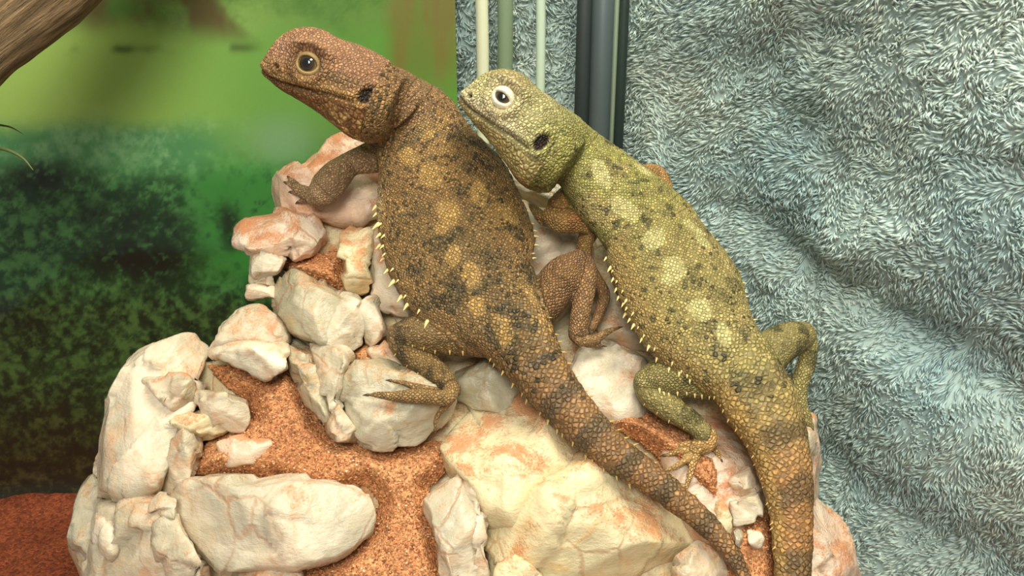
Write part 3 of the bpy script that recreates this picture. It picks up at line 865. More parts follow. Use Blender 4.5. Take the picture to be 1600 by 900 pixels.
def limb_rows(pts, lift=0.0, flat=0.92):
    """pts: (px, py, half width in px, extra lift m). The limb rests on the slope unless lifted."""
    rows = []
    for p in pts:
        px, py, hw = p[:3]; ex = p[3] if len(p) > 3 else 0.0
        r = hw * depth(S(px, py, 0.005)) / FPX
        q = S(px, py, r * 0.8 + lift + ex)
        r = hw * depth(q) / FPX
        rows.append([*q, r, r * flat, r * flat, *SN])
    return rows

ARC_T = None
def arc_table(asp):
    ph = np.linspace(-np.pi, np.pi, 721)
    d = np.sqrt(np.cos(ph) ** 2 + (asp * np.sin(ph)) ** 2)
    a = np.r_[0, np.cumsum((d[1:] + d[:-1]) / 2 * np.diff(ph))]
    return ph, a - np.interp(0, ph, a)

HEAD_K = np.array([  # b (back from the lip), top, bottom, half width, height of greatest width
 [-3, 9, -3, 6, 4], [1, 27, -6, 16, 8], [6, 45, -9, 22, 10], [14, 60, -12, 28, 12], [28, 75, -17, 35, 14], [48, 85, -23, 42, 18],
 [70, 88, -28, 48, 20], [95, 84, -34, 55, 16], [125, 85, -44, 62, 8], [155, 82, -54, 67, 2], [185, 72, -52, 63, 4], [205, 62, -40, 56, 6]], float)

def head_loft(M0, fwd, upv, sc, bs):
    """lofted head; local b runs backwards from the lip, y to the lizard's left, h up, all times sc metres"""
    side = np.cross(upv, fwd)
    K = spline(HEAD_K, 90)
    n_r = 64
    a = np.linspace(0, 2 * np.pi, n_r, endpoint=False); ca, sa = np.cos(a), np.sin(a)
    rings = []
    for b, ht, hb, w, hw in K:
        et = 0.80; eb = 0.9
        y = np.sign(ca) * np.abs(ca) ** np.where(sa > 0, et, eb) * w
        z = np.where(sa > 0, hw + np.abs(sa) ** et * (ht - hw), hw - np.abs(sa) ** eb * (hw - hb))
        # the crown narrows towards the top
        y = y * np.where(sa > 0, 1 - 0.30 * np.clip((z - hw) / (ht - hw + 1e-6), 0, 1) ** 1.5, 1)
        rings.append(M0 - fwd * (b * bs * sc) + np.outer(y * sc, side) + np.outer(z * sc, upv))
    V = np.array(rings).reshape(-1, 3); m = len(rings)
    i = np.arange(m * n_r).reshape(m, n_r)
    F = np.stack([i[:-1], np.roll(i, -1, 1)[:-1], np.roll(i, -1, 1)[1:], i[1:]], -1).reshape(-1, 4)[:, ::-1].tolist()
    F.append(list(i[0])); F.append(list(i[-1][::-1]))
    return V, F

def build_lizard(name, label, spine, limbs, head, color_fn, mat, base_px, voxel=0.00060):
    parts = []
    Vs, Fs, off = [], [], 0
    def add(V, F):
        nonlocal off
        Vs.append(V); Fs.extend([[x + off for x in f] for f in F]); off += len(V)
    V, F, body = loft(spine, 260, 56, 0.92); add(V, F); parts.append(body)
    lp = []
    for L in limbs:
        V, F, p = loft(L, 60, 20); add(V, F); lp.append(p)
    M0, fwd, upv, sc, bs = head['M0'], head['fwd'], head['up'], head['sc'], head['bs']
    V, F = head_loft(M0, fwd, upv, sc, bs); add(V, F)
    me = new_mesh('raw', np.vstack(Vs), Fs)
    me = eval_mesh(me, [('REMESH', dict(mode='VOXEL', voxel_size=voxel)), ('SMOOTH', dict(factor=0.5, iterations=7))])
    co = get_co(me)
    # drop loose inner shells, if any
    n = len(co)
    # ---------------- which part does each vertex belong to
    def near(p, w_only=False):
        best = np.full(n, 1e9); bi = np.zeros(n, int)
        for a in range(0, len(p['P']), 4):
            d = np.linalg.norm(co - p['P'][a], axis=1) / max(p['W'][a], 0.0012)
            m = d < best; best[m] = d[m]; bi[m] = a
        return best, bi
    side = np.cross(upv, fwd)
    rel = co - M0
    hb = -(rel @ fwd) / (sc * bs); hy = (rel @ side) / sc; hh = (rel @ upv) / sc
    hk = spline(HEAD_K, 200)
    ht = np.interp(hb, hk[:, 0], hk[:, 1]); hbm = np.interp(hb, hk[:, 0], hk[:, 2]); hwid = np.interp(hb, hk[:, 0], hk[:, 3])
    is_head = (hb < 176) & (hb > -12) & (hh < ht + 14) & (hh > hbm - 12) & (np.abs(hy) < hwid + 12)
    db, ib = near(body)
    lim = [near(p) for p in lp]
    dl = np.array([d for d, i in lim]); which = dl.argmin(0); dmin = dl.min(0)
    is_limb = (dmin < np.minimum(db * 0.98, 1.45)) & ~is_head
    # ---------------- scale coordinates (in scale widths)
    suv = np.zeros((n, 3)); s_mm = np.zeros(n); lat = np.zeros(n); topness = np.zeros(n)
    def coords(p, mask, idx, size_s, size_a, z):
        i = idx[mask]; c = co[mask]
        r = c - p['P'][i]
        s = p['S'][i] + np.sum(r * p['T'][i], 1)
        x = np.sum(r * p['L'][i], 1); y = np.sum(r * p['U'][i], 1)
        Wd, H = p['W'][i], p['HT'][i]
        ph = np.arctan2(x / Wd, y / H)
        asp = float(np.median(p['HT'] / p['W']))
        tp, ta = arc_table(asp)
        arc = np.interp(ph, tp, ta) * Wd
        sm = p['S']; dens = 1.0 / np.interp(np.linspace(0, 1, len(sm)), *size_s)
        cs = np.r_[0, np.cumsum((dens[1:] + dens[:-1]) / 2 * np.diff(sm))]
        sz = np.interp(s / sm[-1], *size_a)
        suv[mask, 0] = np.interp(s, sm, cs) + (s - np.clip(s, 0, sm[-1])) * dens[0]
        suv[mask, 1] = arc / sz; suv[mask, 2] = z
        s_mm[mask] = s; lat[mask] = x / Wd; topness[mask] = y / H
    # body nearest index at full resolution along the spine: refine by tangent projection
    coords(body, ~is_head & ~is_limb, ib, ([0, .12, .42, .55, 1], [.0010, .0011, .0013, .0017, .0016]), ([0, .12, .42, .55, 1], [.0010, .0011, .0013, .0022, .0016]), 0.0)
    for k, p in enumerate(lp):
        m = is_limb & (which == k)
        if m.any(): coords(p, m, lim[k][1], ([0, 1], [.0013, .0011]), ([0, 1], [.0013, .0010]), 5.0 * (k + 1))
    hd = is_head
    hs = 0.00095
    nk = hd | (~is_limb & (hb < 212) & (np.abs(hy) < 95) & (hh > -85) & (s_mm < 0.2 * body['S'][-1]))
    suv[nk] = np.stack([rel[nk] @ fwd, rel[nk] @ side, rel[nk] @ upv], 1) / (hs * 1.25)
    # ---------------- sculpt the head
    no = get_no(me)
    disp = np.zeros(n)
    rc = co - CAM; dz = rc @ cF
    vx = 800 + FPX * (rc @ cR) / dz; vy = 450 - FPX * (rc @ cU) / dz
    def feat(px, py):
        """local (b, h) of the skin point on the near cheek seen at that pixel"""
        q = (vx - px) ** 2 + (vy - py) ** 2 + np.where(hd & (hy > 0) & ((no @ cF) < 0.2), 0, 1e6)
        i = q.argmin(); return float(hb[i]), float(hh[i])
    E = feat(*head['eye']); head['mouth'] = [(-5, 1)] + [feat(*q) for q in head['mouth_px']]
    head['nostril'] = feat(*head['nostril_px']); head['ear'] = (*feat(*head['ear_px']), head['ear_tilt'])
    ay = np.abs(hy)
    sidef = sstep(8, 20, ay)
    re = np.sqrt(((hb - E[0])) ** 2 + ((hh - E[1]) * 1.08) ** 2)
    k = hd * sidef
    disp += k * 6.0 * np.exp(-((re - 27) / 7.0) ** 2)                       # swollen rim
    disp -= k * 15.0 * sstep(20, 12, re)                                    # socket
    br = np.exp(-((hh - (E[1] + 25 - 0.0028 * (hb - E[0]) ** 2)) / 6.5) ** 2) * sstep(E[0] - 48, E[0] - 20, hb) * sstep(E[0] + 50, E[0] + 25, hb)
    disp += k * 10.0 * br                                                     # brow ridge
    disp -= k * 3.5 * np.exp(-(((hb - E[0] + 33) / 12) ** 2 + ((hh - E[1] + 2) / 13) ** 2))   # hollow before the eye
    ml = head['mouth']                                                       # mouth line (b, h)
    hm = np.interp(hb, [q[0] for q in ml], [q[1] for q in ml])
    mb = ml[-1][0]
    inm = sstep(-8, 0, hb) * sstep(mb + 3, mb - 6, hb)
    disp -= hd * inm * 4.6 * np.exp(-((hh - hm) / 2.8) ** 2)
    disp += hd * inm * 2.2 * np.exp(-((hh - hm - 8) / 5.5) ** 2)             # upper lip
    disp += hd * inm * 1.6 * np.exp(-((hh - hm + 8) / 5.5) ** 2)
    N_ = head['nostril']
    rn = np.sqrt((hb - N_[0]) ** 2 + (hh - N_[1]) ** 2)
    disp += hd * sstep(5, 12, ay) * (3.4 * np.exp(-((rn - 6.5) / 3.2) ** 2) - 4.0 * sstep(5, 2, rn))
    A = head['ear']
    ea = math.radians(A[2]); ex_ = (hb - A[0]) * math.cos(ea) + (hh - A[1]) * math.sin(ea); ey_ = -(hb - A[0]) * math.sin(ea) + (hh - A[1]) * math.cos(ea)
    rear = np.sqrt((ex_ / 9.0) ** 2 + (ey_ / 14.0) ** 2)
    disp -= hd * sidef * 5.0 * sstep(1.25, 0.6, rear)
    disp += hd * sidef * 3.0 * np.exp(-((rear - 1.55) / 0.3) ** 2)
    # cheek and temple muscles, folds behind the jaw
    disp += hd * sidef * 4.0 * np.exp(-(((hb - E[0] - 62) / 26) ** 2 + ((hh - 34) / 20) ** 2))
    disp -= sidef * 3.4 * np.exp(-((hb - 178 + 0.25 * hh) / 8.0) ** 2) * sstep(-70, -40, hh) * sstep(62, 30, hh) * sstep(260, 200, hb)
    wart = fbm(co * 900, 2, 5)
    disp += hd * sstep(150, 176, hb) * 2.2 * np.clip(fbm(co * 420, 2, 15), 0, 1)
    co = co + no * (disp * sc)[:, None]
    co = co + no * (0.00012 * wart)[:, None]
    # ---------------- skin folds at flanks and neck
    rough = (~hd & ~is_limb) * sstep(0.65, 0.95, np.abs(lat))
    co = co + no * (rough * 0.00055 * np.clip(fbm(co * 480, 2, 33), -0.2, 1))[:, None]
    set_co(me, co)
    me.polygons.foreach_set('use_smooth', np.ones(len(me.polygons), bool))
    info = dict(co=co, no=no, head=hd, limb=is_limb, which=which, s=s_mm, lat=lat, top=topness, hb=hb, hh=hh, hy=hy, re=re, rear=rear, rn=rn, hm=hm, inm=inm, L=body['S'][-1], n=n,
                sl=np.where(is_limb, np.clip(s_mm / 0.03, 0, 1), 0))
    C, D = color_fn(info)
    # darker colour inside the pits and along the mouth line
    C = mix(C, np.tile(lin3(44, 30, 18), (n, 1)), hd * sidef * sstep(1.2, 0.9, rear))
    C = mix(C, np.tile(lin3(40, 30, 18), (n, 1)), hd * sstep(4.0, 2.0, rn) * 0.9 * sstep(5, 12, ay))
    C = mix(C, C * 0.35, hd * inm * np.exp(-((hh - hm) / 2.0) ** 2) * 0.8)
    lum = (C @ np.array([0.3, 0.6, 0.1]))[:, None]; C = (lum + (C - lum) * 0.86) * head['tone']
    thr = hd & (hh < -6) & (hb > 60); suv[thr] *= 0.68
    set_vec(me, 'suv', suv); set_color(me, 'Col', C)
    at = me.attributes.new('dark', 'FLOAT', 'POINT'); at.data.foreach_set('value', np.asarray(D, np.float32))
    me.name = name
    loc = S(base_px[0], base_px[1], 0.0)
    o = link(name, me, mat, None, loc)
    tag(o, label, 'lizard')
    # ---------------- eyes
    for sgn in (1, -1):
        sel = hd & (np.sign(hy) == sgn) & (re > 15) & (re < 24)
        yy = np.median(np.abs(hy[sel]))
        eye_c = M0 - fwd * (E[0] * bs * sc) + upv * (E[1] * sc) + side * (sgn * (yy - 12.5) * sc)
        outv = side * sgn * 0.97 - upv * 0.0 + fwd * 0.12 + upv * 0.10; outv /= np.linalg.norm(outv)
        R = head['eye_r'] * sc
        make_eye(o, eye_c, outv, upv, R, head)
    return o, info, body, lp

def orient(outv, upv):
    z = outv / np.linalg.norm(outv); y = upv - z * np.dot(upv, z); y /= np.linalg.norm(y); x = np.cross(y, z)
    return np.stack([x, y, z], 1)
def make_eye(o, c, outv, upv, R, head):
    Rm = orient(np.asarray(outv), np.asarray(upv))
    nu, nv = 32, 20
    vs = [(0, 0, R)]
    for i in range(1, nv):
        th = math.pi * i / nv
        for j in range(nu):
            a = 2 * math.pi * j / nu
            bulge = 1.0 + 0.05 * max(0, math.cos(th)) ** 6
            vs.append((R * math.sin(th) * math.cos(a) * bulge, R * math.sin(th) * math.sin(a) * bulge, R * math.cos(th) * bulge))
    vs.append((0, 0, -R))
    fs = [(0, 1 + j, 1 + (j + 1) % nu) for j in range(nu)]
    for i in range(nv - 2):
        for j in range(nu):
            a = 1 + i * nu + j; b = 1 + i * nu + (j + 1) % nu
            fs.append((a, a + nu, b + nu, b))
    last = len(vs) - 1
    fs += [(last, last - nu + (j + 1) % nu, last - nu + j) for j in range(nu)]
    loc = np.array(vs)
    ang = np.arctan2(np.hypot(loc[:, 0], loc[:, 1]), loc[:, 2])
    V = loc @ Rm.T + c
    me = new_mesh('eye', V, fs)
    pupil, iris, ring = head['eye_cols']
    C = np.tile(pupil, (len(V), 1))
    C = mix(C, np.tile(iris, (len(V), 1)), sstep(0.30, 0.42, ang))
    C = mix(C, np.tile(ring, (len(V), 1)), sstep(0.62, 0.74, ang))
    set_color(me, 'Col', C)
    e = link('eye', me, M_EYE, o, c)
    # eyelid: thick soft ring of skin hugging the ball, open as a slit
    n_a, n_t = 48, 14
    op = head['lid_open']        # half opening: width, up, down (in ball radii)
    vs = []
    for i in range(n_a):
        a = 2 * math.pi * i / n_a
        ca, sa = math.cos(a), math.sin(a)
        rx = op[0]; ry = op[1] if sa > 0 else op[2]
        ix, iy = ca * rx * R, sa * ry * R
        ox, oy = ca * head['lid_out'][0] * R, sa * head['lid_out'][1] * R
        for j in range(n_t):
            t = j / (n_t - 1)
            x = ix + (ox - ix) * t; y = iy + (oy - iy) * t
            rr = math.hypot(x, y)
            zb = math.sqrt(max(0.0, (R * 1.06) ** 2 - rr * rr)) if rr < R * 1.06 else 0.0
            puff = R * head['lid_puff'] * math.sin(math.pi * min(1.0, t * 1.15 + 0.06)) ** 0.7
            z = zb + puff - R * 0.55 * max(0, t - 0.55)
            if j == 0: z = zb - R * 0.06
            vs.append((x, y, z))
    i = np.arange(n_a * n_t).reshape(n_a, n_t); i2 = np.roll(i, -1, 0)
    F = np.stack([i[:, :-1], i[:, 1:], i2[:, 1:], i2[:, :-1]], -1).reshape(-1, 4)[:, ::-1]
    loc = np.array(vs); V = loc @ Rm.T + c
    me = new_mesh('eyelid', V, F)
    tt = np.tile(np.linspace(0, 1, n_t), n_a)
    set_color(me, 'lid', mix(np.tile(head['lid_cols'][0], (len(V), 1)), np.tile(head['lid_cols'][1], (len(V), 1)), sstep(0.35, 0.8, tt)))
    l = link('eyelid', me, head['lid_mat'], o, c)
    sm = l.modifiers.new('thickness', 'SOLIDIFY'); sm.thickness = R * 0.10; sm.offset = -1

te = NT('eye_wet'); te.bsdf(Base_Color=te.attr('Col'), Roughness=0.08, Specular_IOR_Level=0.6, Coat_Weight=0.6, Coat_Roughness=0.03); M_EYE = te.m
def lid_mat(name, a, b):
    t = NT(name)
    pos = t.n('ShaderNodeNewGeometry').outputs['Position']
    v = t.n('ShaderNodeTexVoronoi', {'Vector': pos, 'Scale': 1500.0})
    c = t.mix(1.0, t.attr('lid'), t.mix(t.noise(pos, 700, 2), lin(*a), lin(*b)), 'MULTIPLY')
    t.bsdf(Base_Color=c, Roughness=0.55, Normal=t.bump(v.outputs['Distance'], 0.4, 0.0003))
    return t.m

# ------------------------------------------------------------------ spikes and claws
def cone_mesh(name, n=8, bend=0.18):
    vs = []
    for k, (h, r) in enumerate([(-0.15, 0.23), (0.1, 0.22), (0.4, 0.15), (0.75, 0.07)]):
        for j in range(n):
            a = 2 * math.pi * j / n
            vs.append((r * math.cos(a) + bend * h * h, r * math.sin(a), h))
    vs.append((bend, 0, 1.0))
    fs = []
    for k in range(3):
        for j in range(n):
            j2 = (j + 1) % n
            fs.append((k * n + j, k * n + j2, (k + 1) * n + j2, (k + 1) * n + j))
    t = len(vs) - 1
    fs += [(3 * n + j, 3 * n + (j + 1) % n, t) for j in range(n)]
    fs.append(tuple(range(n - 1, -1, -1)))
    return new_mesh(name, np.array(vs), fs)
M_SPIKE = simple_mat('pale_horn', (226, 204, 138), 0.45, 0.4, 0.2, 300)
M_SPIKE2 = simple_mat('ochre_horn', (190, 160, 92), 0.45, 0.4, 0.2, 300)
M_CLAW = simple_mat('dark_claw', (86, 62, 40), 0.35, 0.5, 0.2, 300)
SPIKE = cone_mesh('spike'); SPIKE.materials.append(M_SPIKE)
SPIKE2 = cone_mesh('scale_spine'); SPIKE2.materials.append(M_SPIKE2)
CLAW = cone_mesh('claw', 8, 0.45); CLAW.materials.append(M_CLAW)
def put_cone(me, name, parent, pos, direc, length, wide=1.0, bendto=None):
    z = np.asarray(direc, float); z /= np.linalg.norm(z)
    x = np.asarray(bendto if bendto is not None else (0.1, 0.2, -1.0), float); x = x - z * np.dot(x, z); x /= np.linalg.norm(x)
    y = np.cross(z, x)
    M = Matrix(((x[0], y[0], z[0]), (x[1], y[1], z[1]), (x[2], y[2], z[2])))
    ob = bpy.data.objects.new(name, me); col.objects.link(ob)
    ob.parent = parent
    ob.location = Vector(np.asarray(pos) - wloc(parent))
    ob.rotation_mode = 'QUATERNION'; ob.rotation_quaternion = M.to_quaternion()
    ob.scale = (length * wide, length * wide, length)
    return ob
def snap(info, p):
    d = np.linalg.norm(info['co'] - p, axis=1); i = d.argmin()
    return info['co'][i], info['no'][i]
def flank_spikes(o, info, body, side, f0, f1, count, lens, ht=0.15, jitter=0.002, me=None, name='spike', wide=1.0, bend=None):
    """a row of spines along the flank between fractions f0..f1 of the spine"""
    Ls = body['S'][-1]
    for k in range(count):
        f = f0 + (f1 - f0) * (k + random.uniform(-0.25, 0.25)) / max(1, count - 1)
        i = int(np.clip(np.searchsorted(body['S'], f * Ls), 0, len(body['S']) - 1))
        p = body['P'][i] + body['L'][i] * side * body['W'][i] * 0.99 + body['U'][i] * (body['HT'][i] * (ht + random.uniform(-0.12, 0.12)))
        q, nn = snap(info, p + np.array([random.uniform(-1, 1) for _ in range(3)]) * jitter * 0.3)
        d = body['L'][i] * side * 0.9 + body['T'][i] * 0.45 + body['U'][i] * 0.35
        put_cone(me or SPIKE, name, o, q - d * 0.0002, d, lens * random.uniform(0.75, 1.25), wide, body['T'][i])

# ------------------------------------------------------------------ dark brown lizard
def spine_rows(tab):
    rows = []
    for px, py, hw, offm, ht, hb, up in tab:
        q = S(px, py, offm)
        w = hw * depth(q) / FPX
        rows.append([*q, w, w * ht, w * hb, *up])
    return rows
UP_HEAD = cU * 0.95 - cF * 0.30
def blend(a, b, t): return np.asarray(a) * (1 - t) + np.asarray(b) * t
uN = SN
spine_dark = spine_rows([
    (578, 140, 46, 0.036, 0.90, 0.85, blend(UP_HEAD, uN, 0.10)),
    (616, 152, 54, 0.033, 0.80, 0.80, blend(UP_HEAD, uN, 0.35)),
    (645, 178, 65, 0.027, 0.60, 0.66, blend(UP_HEAD, uN, 0.65)),
    (667, 232, 80, 0.021, 0.46, 0.52, blend(UP_HEAD, uN, 0.9)),
    (690, 290, 106, 0.017, 0.38, 0.44, uN),
    (708, 350, 117, 0.0155, 0.35, 0.42, uN),
    (724, 400, 118, 0.0155, 0.35, 0.42, uN),
    (742, 440, 107, 0.0150, 0.37, 0.44, uN),
    (772, 480, 84, 0.0135, 0.45, 0.52, uN),
    (806, 522, 61, 0.0115, 0.58, 0.66, uN),
    (842, 578, 46, 0.0105, 0.75, 0.80, uN),
    (872, 618, 40, 0.0100, 0.82, 0.86, uN),
    (905, 655, 35, 0.0095, 0.86, 0.9, uN),
    (958, 708, 30, 0.0085, 0.88, 0.9, uN),
    (1020, 751, 24.5, 0.0075, 0.9, 0.9, uN),
    (1087, 804, 20, 0.0065, 0.9, 0.9, uN),
    (1134, 853, 15.5, 0.0050, 0.9, 0.9, uN),
    (1162, 900, 12, 0.0035, 0.9, 0.9, uN),
    (1182, 945, 8.5, 0.0020, 0.9, 0.9, uN),
    (1198, 990, 4, 0.0005, 0.9, 0.9, uN)])
limbs_dark = [
    # near arm: shoulder, elbow, hand
    limb_rows([(612, 236, 32, 0.008), (580, 246, 26, 0.008), (548, 256, 20, 0.008), (526, 274, 25, 0.007), (506, 297, 26, 0.006), (492, 307, 17, 0.005)]),
    limb_rows([(505, 306, 15, 0.003), (487, 304, 12, 0.004), (472, 298, 10, 0.004), (462, 292, 7, 0.004)]),
    limb_rows([(470, 296, 6, 0.004), (460, 285, 5, 0.004), (452, 278, 3, 0.003)]),
    limb_rows([(470, 298, 6, 0.004), (458, 291, 4.5, 0.004), (448, 286, 3, 0.003)]),
    limb_rows([(476, 303, 6, 0.003), (464, 301, 4.5, 0.003), (456, 300, 3, 0.002)]),
    limb_rows([(484, 308, 6, 0.002), (474, 312, 4.5, 0.002), (467, 315, 3, 0.001)]),
    # near hind leg: thigh, shin, foot and toes
    limb_rows([(775, 520, 42, 0.0), (735, 522, 36, 0.002), (690, 522, 34, 0.004), (650, 520, 29, 0.005), (624, 523, 20, 0.004)]),
    limb_rows([(622, 526, 18, 0.004), (632, 542, 21, 0.004), (660, 566, 22, 0.004), (690, 590, 18.5, 0.005), (708, 610, 14, 0.006)]),
    limb_rows([(706, 606, 13, 0.008), (698, 621, 13, 0.010), (672, 620, 12, 0.0115), (640, 619, 11, 0.0125), (612, 619, 8, 0.0125), (590, 617, 5.5, 0.0125), (576, 617, 3, 0.012)]),
    limb_rows([(680, 612, 8, 0.0115), (650, 604, 6, 0.012), (628, 598, 4.5, 0.012), (612, 595, 3, 0.0115)]),
    limb_rows([(704, 622, 9, 0.008), (696, 634, 6.5, 0.008), (686, 646, 5, 0.0075), (681, 658, 4.5, 0.007), (680, 670, 3, 0.006)]),
    # far hind leg
    limb_rows([(830, 490, 36, 0.0), (858, 460, 34, 0.003), (882, 430, 32, 0.005), (905, 410, 22, 0.006)]),
    limb_rows([(908, 408, 18, 0.007), (916, 425, 17.5, 0.008), (913, 460, 16.5, 0.008), (906, 495, 15.5, 0.006), (901, 522, 14, 0.004)]),
    limb_rows([(900, 522, 13, 0.004), (908, 532, 10, 0.004), (930, 530, 8, 0.003), (948, 519, 6, 0.003), (964, 513, 3.5, 0.003)]),
    limb_rows([(904, 530, 8, 0.003), (920, 538, 6, 0.002), (938, 540, 4, 0.002)]),
]
HD1 = S(0, 0, 0)
def head_frame(mouth_px, corner_px, d, yaw, roll):
    """forward axis in the picture plane from the mouth corner to the lip, then turned by yaw (nose away, +) and rolled (crown to viewer, +)"""
    v = np.array(mouth_px, float) - np.array(corner_px, float); v /= np.linalg.norm(v)
    f0 = cR * v[0] - cU * v[1]
    u0 = np.cross(f0, cF); u0 = u0 if np.dot(u0, cU) > 0 else -u0
    f = f0 * math.cos(yaw) + cF * math.sin(yaw)
    u = u0 * math.cos(roll) - cF * math.sin(roll)
    u = u - f * np.dot(u, f); u /= np.linalg.norm(u)
    return at_depth(mouth_px[0], mouth_px[1], d), f, u
d1 = depth(S(600, 160, 0.040))
M0, fw, upv = head_frame((411, 108), (556, 160), d1, 0.0, 0.16)
head_dark = dict(tone=1.30, M0=M0, fwd=fw, up=upv, sc=d1 / FPX, bs=1.06, eye=(482, 100), eye_r=19.0, mouth_px=[(420, 121), (440, 130), (475, 139), (515, 149), (556, 161)], nostril_px=(433, 104), ear_px=(574, 148), ear_tilt=-24,
                 eye_cols=(lin3(8, 8, 6), lin3(52, 42, 22), lin3(120, 100, 58)), lid_open=(0.84, 0.60, 0.72), lid_out=(1.42, 1.28), lid_puff=0.11,
                 lid_mat=lid_mat('cream_brown_lid', (255, 255, 255), (200, 200, 200)), lid_cols=(lin3(168, 142, 90), lin3(112, 84, 50)))

def blotches(info, lst, seed, wob=0.35):
    """soft-edged pigment patches given by where they sit on the back: (px, py, half length, half width in px, angle)"""
    co = info['co']; rel = co - CAM; d = rel @ cF
    m = np.zeros(info['n'])
    fac = fbm(co * 260, 3, seed)
    # each patch is centred on the skin point under that pixel and measured on the skin around it
    px = 800 + FPX * (rel @ cR) / d; py = 450 - FPX * (rel @ cU) / d
    ok = ~info['limb'] & ~info['head']
    for (cx, cy, a, b, an) in lst:
        dd = (px - cx) ** 2 + (py - cy) ** 2 + np.where(ok, 0, 1e6) + np.maximum(d - 0.42, 0) * 1e6
        i = dd.argmin()
        cand = np.where(dd < dd[i] + 30)[0]; i = cand[d[cand].argmin()]
        c = co[i]; nn = info['no'][i]
        ax = cR * math.cos(math.radians(an)) - cU * math.sin(math.radians(an)); ax = ax - nn * np.dot(ax, nn); ax /= np.linalg.norm(ax)
        bx = np.cross(nn, ax)
        r = co - c
        u = (r @ ax) / (a * d[i] / FPX); v = (r @ bx) / (b * d[i] / FPX); w = (r @ nn) / (0.010)
        q = np.sqrt(u * u + v * v + w * w) + wob * fac
        m = np.maximum(m, sstep(1.15, 0.85, q))
    return m

